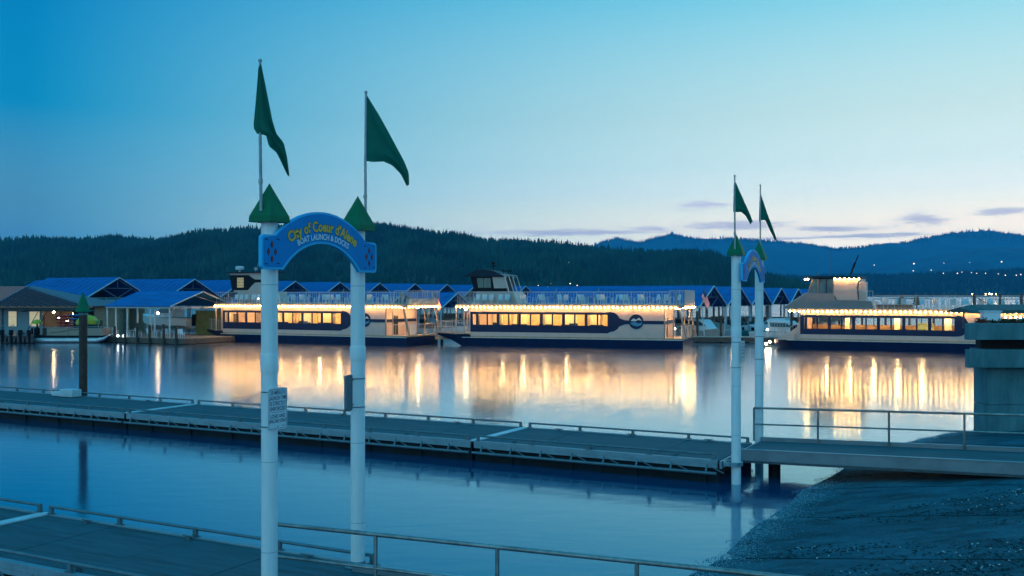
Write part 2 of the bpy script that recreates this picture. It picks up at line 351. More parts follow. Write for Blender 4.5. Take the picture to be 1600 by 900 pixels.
# debris and pebbles
mb = MB()
for _ in range(12000):
    v = 12+30*rnd.random()**1.5; d = abs(rnd.gauss(0, .42))-.10; u = shore(v)-d+.25*sin(v*3.1)*rnd.random()
    r = rnd.uniform(.008, .022); z = max(ramp_z(u, v), -.004); c = W(u, v, z)
    a = rnd.random()*pi
    mb.add([c+Vector((r*cos(a), r*sin(a), 0)), c+Vector((-r*sin(a)*.7, r*cos(a)*.7, .0)), c+Vector((-r*cos(a), -r*sin(a), 0)), c+Vector((r*sin(a)*.7, -r*cos(a)*.7, 0)), c+Vector((0, 0, r*.8))],
           [(0,1,4), (1,2,4), (2,3,4), (3,0,4)])
tag(mb.build('shore_pebbles', mat('wet_pebble', (.12,.24,.30), .12, var=.8, vs=40, spec=.9)), 'glinting wet pebbles along the edge of the water', 'pebbles', kind='stuff')
mb = MB()
cl = [(W(rnd.uniform(-4, 4.2), rnd.uniform(13, 27)), rnd.uniform(.3, 1.3)) for _ in range(44)]
for c0, rr in cl:
    for _ in range(int(90*rr)):
        a = rnd.random()*2*pi; q = rnd.random()**.7*rr
        x = c0.x+q*cos(a)*1.6; y = c0.y+q*sin(a)*.45
        u = x*DU[0]+y*DU[1]; v = x*GV[0]+y*GV[1]
        if u > shore(v)-.3: continue
        c = Vector((x, y, ramp_z(u, v)+.008)); a = rnd.gauss(0, .6); l = rnd.uniform(.012, .06); d = Vector((cos(a), sin(a), 0))*l; n = Vector((-sin(a), cos(a), 0))*l*.22
        mb.add([c-d, c+n, c+d+Vector((0,0,.006)), c-n, c+Vector((0,0,.012))], [(0,1,4), (1,2,4), (2,3,4), (3,0,4)])
tag(mb.build('weed_debris', mat('dark_weed', (.006,.022,.026), .8, var=.5, vs=20, spec=.1)), 'dark drifts of lake weed and twigs lying on the ramp', 'debris', kind='stuff')
mb = MB()
for _ in range(16000):
    v = 11.5+15*rnd.random(); u = rnd.uniform(-5, 5.4); r = rnd.uniform(.006, .017)
    if u > shore(v)-.02: continue
    c = W(u, v, ramp_z(u, v)); a = rnd.random()*pi
    mb.add([c+Vector((r*cos(a), r*sin(a), 0)), c+Vector((-r*sin(a), r*cos(a), 0)), c-Vector((r*cos(a), r*sin(a), 0)), c+Vector((r*sin(a), -r*cos(a), r*.8))], [(0,1,3), (1,2,3), (2,0,3)])
tag(mb.build('ramp_gravel', mat('dark_gravel', (.03,.08,.10), .5, var=.9, vs=60, spec=.4)), 'fine dark gravel spread over the ramp slabs', 'gravel', kind='stuff')
mb = MB()
for c0, rr in cl[:22]:
    for _ in range(9):
        x = c0.x+rnd.gauss(0, .5*rr); y = c0.y+rnd.gauss(0, .2*rr); u = x*DU[0]+y*DU[1]; v = x*GV[0]+y*GV[1]
        if u > shore(v)-.1: continue
        mb.ball((x, y, ramp_z(u, v)+.008), rnd.uniform(.010, .026), n=5, k=3, sz=.6)
tag(mb.build('pale_pebbles', mat('pale_pebble', (.42,.46,.46), .4, var=.3)), 'scattered pale pebbles and shell bits on the dark ramp', 'pebbles', kind='stuff')

# ---------------------------------------------------------------- floating docks
def dock(name, label, v0, v1, joints, uend, rail_gap=()):
    """v0..v1 across, joints = u positions where sections meet"""
    uc = joints[0]; vc = (v0+v1)/2; wd = (v1-v0)/2
    root = empty(name, W(uc, vc, 0), -TH, label, 'dock')
    for a, b in zip(joints, joints[1:]):
        x1 = -(a-uc)-.06; x0 = -(b-uc)+.06
        npan = max(2, round((x1-x0)/2.05)); pw = (x1-x0)/npan
        for k_ in range(npan): MB().box(x0+k_*pw+.008, x0+(k_+1)*pw-.008, -wd+.14, wd-.14, .50, .60-.003*(k_ % 2)).build('deck_panel', DECKM, root)
        for sy in (-1, 1):
            y = sy*wd; yi = sy*(wd-.13)
            e = MB().box(x0, x1, min(y, yi), max(y, yi), .49, .625)
            e.box(x0, x1, min(y, y-sy*.05), max(y, y-sy*.05), .40, .488); e.build('edge_channel', ALU, root, bevel=.006)
            rl = MB().tube((x0+.1, sy*(wd-.07), .775), (x1-.1, sy*(wd-.07), .775), .030, n=10)
            r = rl.build('bull_rail', ALUD, root, smooth=True)
            n = max(2, round((x1-x0)/2.05))
            for k in range(n+1):
                x = x0+.12+(x1-x0-.24)*k/n
                MB().box(x-.045, x+.045, sy*(wd-.07)-.03, sy*(wd-.07)+.03, .62, .79).box(x-.09, x+.09, sy*(wd-.07)-.05, sy*(wd-.07)+.05, .617, .64).build('rail_post', ALUD, root)
            for q_ in range(3):
                cx_ = x0+(x1-x0)*(q_+.5)/3
                MB().box(cx_-.05, cx_+.05, sy*(wd-.24)-.03, sy*(wd-.24)+.03, .602, .655).tube((cx_-.14, sy*(wd-.24), .668), (cx_+.14, sy*(wd-.24), .668), .016, n=6).build('cleat', ALUD, root)
            MB().tube((x0, sy*(wd+.10), .27), (x1, sy*(wd+.10), .27), .045, n=8).build('waler', ALUD, root, smooth=True)
            br = MB()
            k = 0; x = x0+.3
            while x < x1-.2:
                br.bar((x, sy*(wd-.02), .48), (x, sy*(wd+.10), .27), .05); br.bar((x+.05, sy*(wd-.02), .46), (x+.5, sy*(wd+.07), .30), .025)
                x += 1.03
            o = br.build('brace', ALUD, root); o['kind'] = 'stuff'
            MB().box(x0, x1, min(sy*(wd-.10), sy*(wd-.2)), max(sy*(wd-.10), sy*(wd-.2)), -.15, .47).build('skirt', mat('skirt_board', (.008,.016,.022), .7, var=.5, vs=2, spec=.2), root)
        x = x0+.2
        while x < x1-1.0:
            MB().box(x, x+1.15, -wd+.04, wd-.04, -.25, .36).build('float', FLOATM, root, bevel=.03); x += 2.05
    for a in joints[1:-1]:
        MB().box(-(a-uc)-.14, -(a-uc)+.14, -wd+.02, wd-.02, .604, .632).build('joint_plate', mat('joint_white', (.55,.60,.62), .5), root)
    # closing edge
    MB().box(.0, .07, -wd, wd, .40, .61).build('end_beam', ALU, root)
    return root
fd = dock('floating_dock', 'long grey floating dock crossing the middle of the view, from the far gate', 26.96, 30.67, [7.95, 15.88, 31.5, 47.1, 62.7, 78], 0)
ndk = dock('floating_dock', 'near floating dock in the bottom left corner under the tall gate', 10.97, 13.86, [9.9, 18.5, 34.1], 0)
# pile guide collars
def collar(root, x, y, r):
    c = MB()
    for a in range(8):
        p0 = (x+(r+.1)*cos(a*pi/4), y+(r+.1)*sin(a*pi/4), .56); p1 = (x+(r+.1)*cos((a+1)*pi/4), y+(r+.1)*sin((a+1)*pi/4), .56); c.bar(p0, p1, .07, .10)
    return c.build('pile_collar', ALU, root)

def gangway(name, label, v0, v1, u0, z0, u1, z1, railv, posts, zlo, rstart=None):
    """sloping aluminium walkway from (u0,z0) at the dock to (u1,z1) on land"""
    root = empty(name, W(u0, (v0+v1)/2, 0), -TH, label, 'gangway'); L = u0-u1; wd = (v1-v0)/2; sl = (z1-z0)/L
    def zz(x): return z0+sl*x
    def sheet(y0, y1, za, zb, nm, m):
        mb = MB(); vs = [(x, y, zz(x)+dz) for x in (0, L) for y in (y0, y1) for dz in (za, zb)]
        mb.add(vs, [(0,1,3,2), (4,6,7,5), (0,4,5,1), (2,3,7,6), (0,2,6,4), (1,5,7,3)]); return mb.build(nm, m, root)
    sheet(-wd+.08, wd-.08, -.03, 0, 'walkway', DECKM)
    for sy in (-1, 1):
        ys = sorted((sy*wd, sy*(wd-.08)))
        sheet(ys[0], ys[1], -.20, .10, 'stringer', mat('blue_grey_alu', (.20,.25,.28), .45, .3))
        ys = sorted((sy*(wd+.02), sy*(wd-.09))); sheet(ys[0], ys[1], .102, .122, 'stringer_cap', ALU)
    cr = MB(); x = .3
    while x < L-.2:
        cr.box(x-.03, x+.03, -wd+.08, wd-.08, zz(x)-.16, zz(x)-.04); x += .9
    cr.build('cross_bearer', ALUD, root)
    sheet(-wd+.1, -wd+.2, -.28, -.21, 'chord', ALUD)
    y = railv-(v0+v1)/2; RM = MATS['rail_tube']
    rs_ = posts[0] if rstart is None else rstart
    MB().tube((rs_, y, zz(rs_)+1.02), (L, y, zz(L)+1.02), .034, n=10).build('top_rail', RM, root, smooth=True)
    MB().tube((rs_, y, zz(rs_)+.52), (L, y, zz(L)+.52), .026, n=8).build('mid_rail', RM, root, smooth=True)
    for x in posts: MB().tube((x, y, zz(x)+.0), (x, y, zz(x)+1.02), .032, n=8).build('rail_post', RM, root, smooth=True)
    return root
mat('rail_tube', (.22,.25,.25), .38, .6, var=.5, vs=2.5)
def uat(px, v):                      # where a sight line meets the vertical plane v = const
    k = (px-800)/1555.6; y = v/(k*GV[0]+GV[1]); x = k*y; return x*DU[0]+y*DU[1]
gu = 7.75
gangway('gangway', 'aluminium gangway rising to the right from the far dock over the ramp', 28.0, 30.75, gu, .70, -14, 1.28, 30.62, [gu-uat(px, 30.62) for px in (1178, 1278, 1389, 1507)]+[12.2, 15.6, 19], 0)
gu2 = 10.15
gangway('gangway', 'nearer gangway along the bottom edge with its handrail behind the tall gate', 11.92, 13.4, gu2, .605, -10, 1.18, 12.0, [gu2-uat(px, 12.0) for px in (423, 587, 777, 995)]+[9.6, 12.4, 15.2], 0)

# ---------------------------------------------------------------- launch gates
def arch_pts(half, z0, sag, n=22):
    Rr = (half*half+sag*sag)/(2*sag); a0 = math.asin(half/Rr)
    return [(Rr*sin(-a0+2*a0*i/n), z0+sag-Rr+Rr*cos(-a0+2*a0*i/n)) for i in range(n+1)]
def sign_outline(g=0.0, k=1.0):
    """arched board, end blocks; g shrinks it inwards"""
    top = arch_pts(1.145*k-g*.3, 6.09-g*.2, .42-g*.75); inn = arch_pts(.965*k+g*.9, 5.58+g, .43+g*.0)
    L = 1.455*k-g
    return [(-L, 5.62+g*.6), (-L+.04, 5.58+g)]+[(x, z) for x, z in inn]+[(L-.04, 5.58+g), (L, 5.62+g*.6), (L, 6.05-g*.6), (L-.04, 6.09-g)]+[(x, z) for x, z in reversed(top)]+[(-L+.04, 6.09-g), (-L, 6.05-g*.6)]
def gate(name, label, u, v0, v1, zb, r, k, far):
    vc = (v0+v1)/2; hw = (v1-v0)/2
    root = empty(name, W(u, vc, 0), -TH+pi/2, label, 'gate')     # local x runs from the near post to the far post, local y towards the land side is negative
    for sx in (-1, 1):
        x = -sx*hw
        zs = (4.04, 4.32) if sx < 0 else (4.1, 4.33)
        p = MB().rev([(r, zb), (r, zs[0]-.001), (r*1.0, 6.33)], (x, 0), 24).build('post', PAINT, root, smooth=True)
        MB().rev([(r+.012, zs[0]), (r+.014, zs[0]+.02), (r+.014, zs[1]-.02), (r+.010, zs[1])], (x, 0), 24).build('sleeve', PAINT, p, smooth=True)
        for zz in (1.35, 2.7, 5.35): MB().rev([(r+.0015, zz), (r+.003, zz+.004), (r+.0015, zz+.008)], (x, 0), 24).build('weld_seam', mat('seam_grey', (.30,.38,.42), .6), p)
        if not far: MB().rev([(r+.10, .605), (r+.10, .625), (r+.015, .63), (r+.012, .70)], (x, 0), 24).build('base_flange', ALU, p)
        for zz in ((3.78, 3.30) if sx > 0 else (3.74, 3.22)) if not far else (3.9, 3.2):
            MB().rev([(r+.006, zz), (r+.006, zz+.018)], (x, 0), 20).build('band', ALUD, p)
        s = .215
        c = MB(); c.add([(x-s, -s, 6.29), (x+s, -s, 6.29), (x+s, s, 6.29), (x-s, s, 6.29), (x-s*.97, -s*.97, 6.38), (x+s*.97, -s*.97, 6.38), (x+s*.97, s*.97, 6.38), (x-s*.97, s*.97, 6.38), (x, 0, 6.88)],
              [(3,2,1,0), (0,1,5,4), (1,2,6,5), (2,3,7,6), (3,0,4,7), (4,5,8), (5,6,8), (6,7,8), (7,4,8)]).build('cap', GREEN, root)
        px = x-sx*.2; top = (8.66 if not far else (8.44 if sx < 0 else 8.62)); lean = -.03 if sx > 0 else .0
        fp = MB().tube((px-.02, .0, 6.45), (px+lean*.4, 0, 7.55), .024, n=10).tube((px+lean*.4, 0, 7.55), (px+lean, 0, top), .020, n=10)
        fp.ball((px+lean, 0, top+.02), .03); fp.tube((px-.01, 0, 6.86), (px-.01, 0, 6.92), .034, n=10)
        fp.build('flagpole', GALV, root, smooth=True)
    yb = r+.03        # board hangs on the land side of the posts (local -y would be the lake side)
    bd = MB().prism(sign_outline(0, k), yb, yb+.06).build('arch_sign', SIGNE, root); bd.location.x = .08 if not far else .28
    MB().prism(sign_outline(.038, k), yb+.06, yb+.066).build('sign_face', SIGNB, bd)
    # lettering, mirrored to read from the land side
    def letters(body, size, rad, z, sx, off, m, d, nm):
        me = text_mesh(body, size, rad, sx, off); me.materials.append(m); o = ob(nm, me, bd)
        o.rotation_euler.z = pi; o.location = (0, yb+.068+d, z); return o
    nm = "City of Coeur d'Alene"
    letters(nm, .222*(1 if not far else .95), 1.62, 6.205, .87*k, .0155, BLACK, 0, 'lettering_outline')
    letters(nm, .222*(1 if not far else .95), 1.62, 6.205, .87*k, .0085, GOLD, .003, 'lettering')
    letters('BOAT LAUNCH & DOCKS', .125, 1.62, 6.075, .90*k, .0028, WHITE, .001, 'lettering')
    for sx in (-1, 1):
        for dx, dz in ((0, .105), (-.075, 0), (.075, 0), (0, -.105)):
            cx = sx*(1.455*k-.215*(1 if not far else .9)); cz = 5.84
            for q, m, d in ((1.3, BLACK, .002), (1, RED, .005)):
                MB().prism([(cx+dx-.027*q, cz+dz), (cx+dx, cz+dz-.046*q), (cx+dx+.027*q, cz+dz), (cx+dx, cz+dz+.046*q)], yb+.064, yb+.066+d).build('diamond', m, bd)
        for dx, dz in ((-.13, .19), (.12, .18), (-.13, -.17), (.12, -.18)):
            cx = sx*(1.455*k-.215)
            MB().box(cx+dx-.035, cx+dx+.035, yb+.064, yb+.068, 5.84+dz-.006, 5.84+dz+.006).build('dash', BLACK, bd)
    return root
# local x of the gate = away (v); local +y = towards increasing u?  rotation -TH+90deg: x -> (sin TH, cos TH) = v, y -> (-cos TH, sin TH) = +u (lake side)
# the board must face the land (decreasing u), so the gate is turned by 180 degrees below
def gate_turned(*a):
    g = gate(*a); g.rotation_euler.z += pi; return g
gate_turned('launch_gate', 'tall near white gate with arched blue boat launch sign and green caps', 10.28, 11.46, 13.64, -1.0, .122, .97, False)
fg = gate_turned('launch_gate', 'smaller far gate with green caps and arched sign at the end of the long dock', 7.685, 27.06, 30.93, -1.5, .13, 1.30, True); fg.rotation_euler.z += R(5.1)
collar(fd, .35, -1.76, .15)

def flag(label, top, right, left, m=FLAGM, dir=(.93, .36), group=None, amp=.045):
    root_p = Vector(top); me = MB(); nr = 26; nc = 12
    def samp(c, t):
        ks = np.linspace(0, 1, len(c)); return float(np.interp(t, ks, [a for a, _ in c])), float(np.interp(t, ks, [b for _, b in c]))
    d = Vector((dir[0], dir[1], 0)).normalized(); n = Vector((-d.y, d.x, 0)); vs = []
    for i in range(nr+1):
        a = samp(right, i/nr); b = samp(left, i/nr)
        for j in range(nc+1):
            s = j/nc; x = b[0]*(1-s)+a[0]*s; z = b[1]*(1-s)+a[1]*s
            rip = (amp*sin(8*s+3.2*i/nr)+amp*.45*sin(17*s-2.5*i/nr+1))*min(1, (x+.03)*5 if x > 0 else .2)
            vs.append(d*x+n*rip+Vector((0, 0, z)))
    fs = [(i*(nc+1)+j, i*(nc+1)+j+1, (i+1)*(nc+1)+j+1, (i+1)*(nc+1)+j) for i in range(nr) for j in range(nc)]
    o = me.add(vs, fs).build('pennant_flag', m, smooth=True); o.location = root_p
    return tag(o, label, 'flag', group)
def at(px, py, y): return Vector(((px-800)/1555.6*y, y, H-(py-461)/1555.6*y))
PL = W(10.28, 11.46-.2); PR = W(10.28, 13.64+.22); FL = W(7.5, 27.06-.2); FR = W(7.88, 30.93+.22)
flag('near gate left pennant, folded limp round its pole', (PL.x, PL.y-.03, 8.63), [(.02,0), (.08,-.3), (.13,-.55), (.19,-.85), (.25,-1.04), (.36,-1.18), (.41,-1.4), (.44,-1.66)],
     [(-.02,-.06), (-.05,-.45), (-.095,-.95), (-.04,-1.04), (.09,-1.06), (.13,-1.22), (.25,-1.32), (.41,-1.66)], dir=(1, .1), amp=.06)
flag('near gate right pennant, triangular, blown out to the right', (PR.x+.02, PR.y, 8.62), [(.01,0), (.21,-.3), (.38,-.6), (.53,-.88), (.66,-1.12), (.73,-1.3), (.74,-1.50)],
     [(-.02,-.1), (-.03,-1.12), (.12,-1.13), (.30,-1.11), (.45,-1.17), (.60,-1.32), (.70,-1.53)])
flag('far gate left pennant, full green triangle', (FL.x, FL.y, 8.36), [(.01,0), (.17,-.3), (.31,-.6), (.43,-.85), (.50,-1.0), (.56,-1.15)],
     [(-.02,-.1), (-.04,-.90), (.08,-.89), (.24,-.88), (.36,-.98), (.50,-1.22)])
flag('far gate right pennant, narrow with a trailing tail', (FR.x, FR.y, 8.42), [(.01,0), (.15,-.35), (.27,-.7), (.37,-.95), (.48,-1.22), (.60,-1.5)],
     [(-.02,-.1), (-.05,-.92), (.04,-.88), (.2,-.85), (.38,-1.22), (.55,-1.5)])

# launch-time sign on the near left post
def rounded(w_, h_, r_, n=5):
    out = []
    for cx, cz, a0 in ((w_/2-r_, h_/2-r_, 0), (-w_/2+r_, h_/2-r_, 90), (-w_/2+r_, -h_/2+r_, 180), (w_/2-r_, -h_/2+r_, 270)):
        for i in range(n+1): a = R(a0+90*i/n); out.append((cx+r_*cos(a), cz+r_*sin(a)))
    return out
SW = mat('sign_white', (.66,.72,.74), .45, var=.04); SBL = mat('sign_dark_blue_print', (.01,.05,.14), .5)
def post_sign(label, loc, rz, w_, h_, lines, face=SW, ink=SBL):
    root = empty('post_sign', loc, rz, label, 'sign')
    MB().prism(rounded(w_, h_, .04), -.004, .004).build('panel', face, root)
    bo = MB(); o1 = rounded(w_-.03, h_-.03, .03); o2 = rounded(w_-.042, h_-.042, .026)
    n = len(o1); bo.add([(x, -.0055, z) for x, z in o1]+[(x, -.0055, z) for x, z in o2], [(i, (i+1) % n, n+(i+1) % n, n+i) for i in range(n)]).build('border', ink, root)
    for s, z, size, sx in lines:
        me = text_mesh(s, size, None, sx, .0012); me.materials.append(ink); o = ob('lettering', me, root); o.location = (0, -.0058, z)
    return root
sg = post_sign('white launch time limit sign strapped to the near gate left post', tuple(W(10.28-.15, 11.46+.01, 3.50)), pi/2-TH, .42, .62,
    [('20 MINUTE', .215, .083, .78), ('LAUNCH TIME', .135, .083, .74), ('IS STRICTLY', .055, .083, .78), ('ENFORCED', -.025, .083, .80), ('LOAD AND', -.135, .078, .80), ('UNLOAD ONLY', -.205, .078, .72)])
MB().box(.09, .15, -.0058, -.0052, -.262, -.254).box(-.15, .15, -.0058, -.0052, -.052, -.047).build('rule', SBL, sg)
MB().ball((0, -.006, -.265), .009).build('bolt', ALUD, sg); MB().ball((0, -.006, .275), .009).build('bolt', ALUD, sg)
ps = empty('post_sign', W(10.28-.02, 13.64-.29, 0), pi/2-TH, 'dark grey sign seen from behind on the near gate right post', 'sign')
MB().prism([(x, z+3.57) for x, z in rounded(.16, .60, .03)], -.03, .02).build('panel', mat('grey_sign_back', (.10,.15,.18), .5), ps)
MB().box(.05, .12, -.02, .02, 3.76, 3.79).box(.05, .12, -.02, .02, 3.35, 3.38).build('bracket', ALUD, ps)
post_sign('narrow white notice on the far gate left post', tuple(W(7.5-.17, 27.06+.02, 3.66)), pi/2-TH, .38, .56,
    [('20 MINUTE', .18, .075, .8), ('LAUNCH TIME', .09, .075, .72), ('IS STRICTLY', .0, .075, .78), ('ENFORCED', -.09, .075, .8), ('UNLOAD ONLY', -.19, .07, .72)])

# piles
def pile(name, label, x, y, r, zt, m=STEEL, cap=None, group=None):
    root = empty(name, (x, y, 0), 0, label, 'pile', group)
    MB().rev([(r, -1.5), (r, zt)], (0, 0), 16).build('shaft', m, root, smooth=True)
    if cap:
        c = MB().rev([(r+.10, zt-.04), (r+.16, zt+.0), (r+.12, zt+.14), (.02, zt+cap)], (0, 0), 7); c.build('cap', GREEN, root)
        MB().rev([(r+.02, zt-.16), (r+.02, zt-.045)], (0, 0), 16).build('collar_ring', ALUD, root)
    return root
p = at(130, 487, 46.4); pile('mooring_pile', 'brown steel pile with green pointed cap behind the long dock', p.x, p.y, .185, p.z, cap=.9)
b = MB().box(-.5, .35, -.25, .25, .62, .95).box(-1.1, -.52, -.2, .2, .62, .80); o = b.build('dock_box', mat('box_white', (.5,.6,.64), .5), None, bevel=.02)
o.location = W(uat(112, 30.2), 30.2, 0); o.rotation_euler.z = -TH; tag(o, 'low white storage box on the far dock edge beside the capped pile', 'box')
for u, v, l in ((7.15, 29.9, 'dark submerged pile beneath the gangway by the far gate, left one'), (6.9, 28.9, 'dark submerged pile beneath the gangway, nearer one'), ):
    a = W(u, v); pile('dock_pile', l, a.x, a.y, .17, .5, FLOATM)

# ---------------------------------------------------------------- cruise boats
bulb_me = MB().ball((0, 0, 0), .08, BULB, n=6, k=4).mesh('string_bulb')
def chair_mesh(m, dark=False):
    c = MB(); c.box(-.24, .24, -.24, .24, .40, .44); c.add([(-.24, .22, .44), (.24, .22, .44), (.24, .34, .98), (-.24, .34, .98), (-.24, .26, .44), (.24, .26, .44), (.24, .38, .98), (-.24, .38, .98)],
        [(0,1,2,3), (7,6,5,4), (0,4,5,1), (2,6,7,3), (0,3,7,4), (1,5,6,2)])
    for x in (-.21, .21):
        c.bar((x, -.21, 0), (x, -.21, .62), .045); c.bar((x, .22, 0), (x, .22, .42), .045); c.box(x-.04, x+.04, -.24, .26, .62, .65)
    me = c.mesh('chair', m); return me
CH_W = chair_mesh(PLASTIC); CH_D = chair_mesh(mat('dark_dining_chair', (.03,.02,.015), .6))
def table_mesh(m, r=.42):
    c = MB(); c.rev([(r, .71), (r, .74)], (0, 0), 12); c.rev([(.04, .03), (.04, .71)], (0, 0), 8); c.rev([(.24, 0), (.2, .03)], (0, 0), 10); return c.mesh('table', m)
TB_W = table_mesh(PLASTIC); TB_D = table_mesh(mat('cloth_table', (.6,.5,.35), .7))
def put(me, name, parent_mat, loc, rz, label, cat, group):
    o = ob(name, me); o.location = parent_mat @ Vector(loc); o.rotation_euler.z = parent_mat.to_euler().z+rz; return tag(o, label, cat, group)
def rail(mb, pts, h, bal=.30, t=.018, m=RAILM):
    """railing: top rail, foot rail, balusters along a run of (x, y, z) points"""
    for a, b in zip(pts, pts[1:]):
        a = Vector(a); b = Vector(b); L = (b-a).length; up = Vector((0, 0, h))
        mb.bar(a+up, b+up, .05, m=m); mb.bar(a+up*.08, b+up*.08, .03, m=m)
        n = max(1, round(L/bal))
        for i in range(n+1):
            p = a.lerp(b, i/n); w_ = .05 if i % 6 == 0 or i == n else t
            mb.bar(p, p+up, w_, m=m)
ORD = ['first', 'second', 'third', 'fourth', 'fifth', 'sixth', 'seventh', 'eighth', 'ninth', 'tenth', 'eleventh', 'twelfth']
def cruise_boat(P, th, label, which, k, B, cab, wins, logo, stern, style, nb, curtains):
    """P = bow foot of the near side at the waterline; x aft along the near side, y across, away; k stretches x"""
    root = empty('cruise_boat', (P[0], P[1], 0), -R(th), label, 'boat', 'lit cruise boats moored in a row')
    M = Matrix.Translation((P[0], P[1], 0)) @ Matrix.Rotation(-R(th), 4, 'Z')
    x0, x1 = cab; L = stern; yc = B/2
    # hull
    def ring(x, hw, zt, zb, hb): return [(x, yc-hw, zt), (x, yc+hw, zt), (x, yc+hb, zb), (x, yc-hb, zb)]
    sh = 1.28 if style != 'C' else .95
    if style != 'C': rings = [ring(-3.3, B*.30, sh, 1.05, B*.28), ring(-1.6, B*.42, sh-.08, .62, B*.37), ring(0, B*.5, 1.05, -.12, B*.45), ring(1.0, B*.5, .92, -.3, B*.47), ring(L, B*.5, .84, -.3, B*.48)]
    else: rings = [ring(-.5, B*.16, .9, .5, B*.12), ring(.1, B*.36, .9, -.05, B*.3), ring(2, B*.5, .85, -.3, B*.46), ring(L, B*.5, .82, -.3, B*.48)]
    MB().loft(rings).build('hull', NAVY, root, smooth=True)
    rb = MB(); rb.box(.0 if style != 'C' else 1.2, L+.02, -.05, -.004, .86, .92).box(0 if style != 'C' else 1.2, L+.02, B+.004, B+.05, .86, .92).build('rub_rail', mat('white_trim', (.66,.62,.58), .4), root)
    dk = MB().box(x0-.0, L-.02, .03, B-.03, .925, 1.06)
    if style != 'C': dk.slab([(-3.1, yc-B*.27), (x0-.003, .1), (x0-.003, B-.1), (-3.1, yc+B*.27)], sh-.08, sh+.02)
    dk.build('main_deck', mat('deck_tan', (.42,.30,.20), .6), root)
    # near cabin wall: lower strip, navy strip, mullions between windows, navy strip, beige top
    zt = 3.93 if style != 'C' else 3.6
    w0, w1 = wins[0][0], wins[-1][1]; zb_, zt_ = 2.16, 3.30
    if style == 'C': zb_, zt_ = 1.98, 3.10
    def wall(y0, y1, nm, full=True):
        a = MB()
        a.box(x0, x1, y0, y1, 1.065, 1.46, BEIGE); a.box(x0, w1, y0, y1, 1.46, zb_, NAVY); a.box(w1, x1, y0, y1, 1.46, zt, BEIGE)
        a.box(x0, w1, y0, y1, zt_, zt_+.2, NAVY); a.box(x0, w1, y0, y1, zt_+.2, zt, BEIGE)
        e = x0
        for (p, q) in list(wins)+[(w1, w1)]:
            if p-e > .02: a.box(e, p, y0, y1, zb_, zt_, NAVY)
            e = q
        return a.build(nm, None, root)
    if style == 'C':      # raked bow side
        MB().prism([(.45, .93), (x0, .93), (x0, 3.2), (2.05, 2.1), (1.2, 1.5)], .35, .43).build('bow_side', BEIGE, root)
        MB().prism([(.2, .9), (1.9, .9), (1.9, 1.5), (1.1, 1.42)], .02, B-.02).build('bow_side', BEIGE, root)
    wall(.04, .12, 'cabin_wall'); wall(B-.12, B-.04, 'cabin_wall')
    # cabin ends
    for x, nm in ((x0+.003, 'front_wall'), (x1-.083, 'rear_wall')):
        a = MB(); a.box(x, x+.08, .125, 1.6, 1.065, zt-.01, BEIGE); a.box(x, x+.08, 2.5, B-.125, 1.065, zt-.01, BEIGE); a.box(x, x+.08, 1.6, 2.5, 3.1, zt-.01, BEIGE)
        fw = a.build(nm, None, root)
        MB().box(x+.02, x+.06, 1.61, 2.49, 1.07, 3.09).build('door', mat('door_glass', (.06,.06,.05), .15), fw)
    # window panes and frames
    pane = None
    for (p, q) in wins:
        f = MB(); y = .035
        for a_, b_, c_, d_ in ((p, q, zb_, zb_+.035), (p, q, zt_-.035, zt_), (p, p+.035, zb_+.036, zt_-.036), (q-.035, q, zb_+.036, zt_-.036)): f.box(a_, b_, y, y+.05, c_, d_)
        fo = f.build('window', mat('window_frame', (.03,.03,.035), .4), root)
        MB().add([(p+.03, .07, zb_+.03), (q-.03, .07, zb_+.03), (q-.03, .07, zt_-.03), (p+.03, .07, zt_-.03)], [(0,1,2,3)]).build('pane', GLASS, fo)
        if style != 'C' or True:
            fo = MB().box(p, q, B-.09, B-.05, zb_, zb_+.03).box(p, q, B-.09, B-.05, zt_-.03, zt_).build('window', MATS['window_frame'], root)
            MB().add([(p, B-.07, zb_), (q, B-.07, zb_), (q, B-.07, zt_), (p, B-.07, zt_)], [(0,1,2,3)]).build('pane', GLASS, fo)
    # interior
    MB().box(x0+.1, x1-.1, .13, B-.13, zt-.22, zt-.19).build('ceiling', CREAM, root)
    nl = 6; li = MB()
    for i in range(nl):
        cx = w0+(w1-w0)*(i+.62)/nl
        for cy in (1.0, B-1.4): MB().rev([(.17, zt-.235), (.15, zt-.27)], (cx, cy), 10).build('ceiling_lamp', LAMP, root)
    if curtains:
        for i, (p, q) in enumerate(wins):
            cu = MB(); n_ = max(3, int((q-p+.1)/.12))
            for s_ in range(n_):
                a_ = p-.06+(q-p+.12)*s_/n_; cu.box(a_, a_+(q-p+.12)/n_-.006, B-.28+.035*(s_ % 2), B-.25+.035*(s_ % 2), zb_-.06+(.16 if (i+which) % 4 == 1 else 0), zt_+.1)
            cu.build('curtain', CURT, root)
            if (i*5+which) % 4 == 0:
                cu = MB()
                for s_ in range(4): cu.box(p+.05+s_*.06, p+.09+s_*.06, .19+.03*(s_ % 2), .21+.03*(s_ % 2), zb_-.05, zt_+.02)
                cu.build('curtain', CURT, root)
        a = MB()
        for i in range(5):
            cx = w0+1.2+(w1-w0-2.2)*i/4.3; a.box(cx, cx+.9+.3*(i % 2), B-.55, B-.35, 1.07, 3.5)
        a.build('partition', mat('amber_partition', (.55,.36,.16), .6, var=.25, vs=2), root)
    else:
        a = MB(); a.box(w1-3.4, w1-1.9, yc-.5, yc+.6, 1.07, 2.55).build('bar_counter', mat('sage_cabinet', (.25,.32,.18), .6), root)
        MB().box(w0+3, w0+3.4, B-.8, B-.3, 1.07, 3.6).box(w0+7.6, w0+8.1, B-.8, B-.3, 1.07, 3.6).box(w1-.9, w1-.3, 1.5, 2.2, 1.07, 3.3).build('partition', CREAM, root)
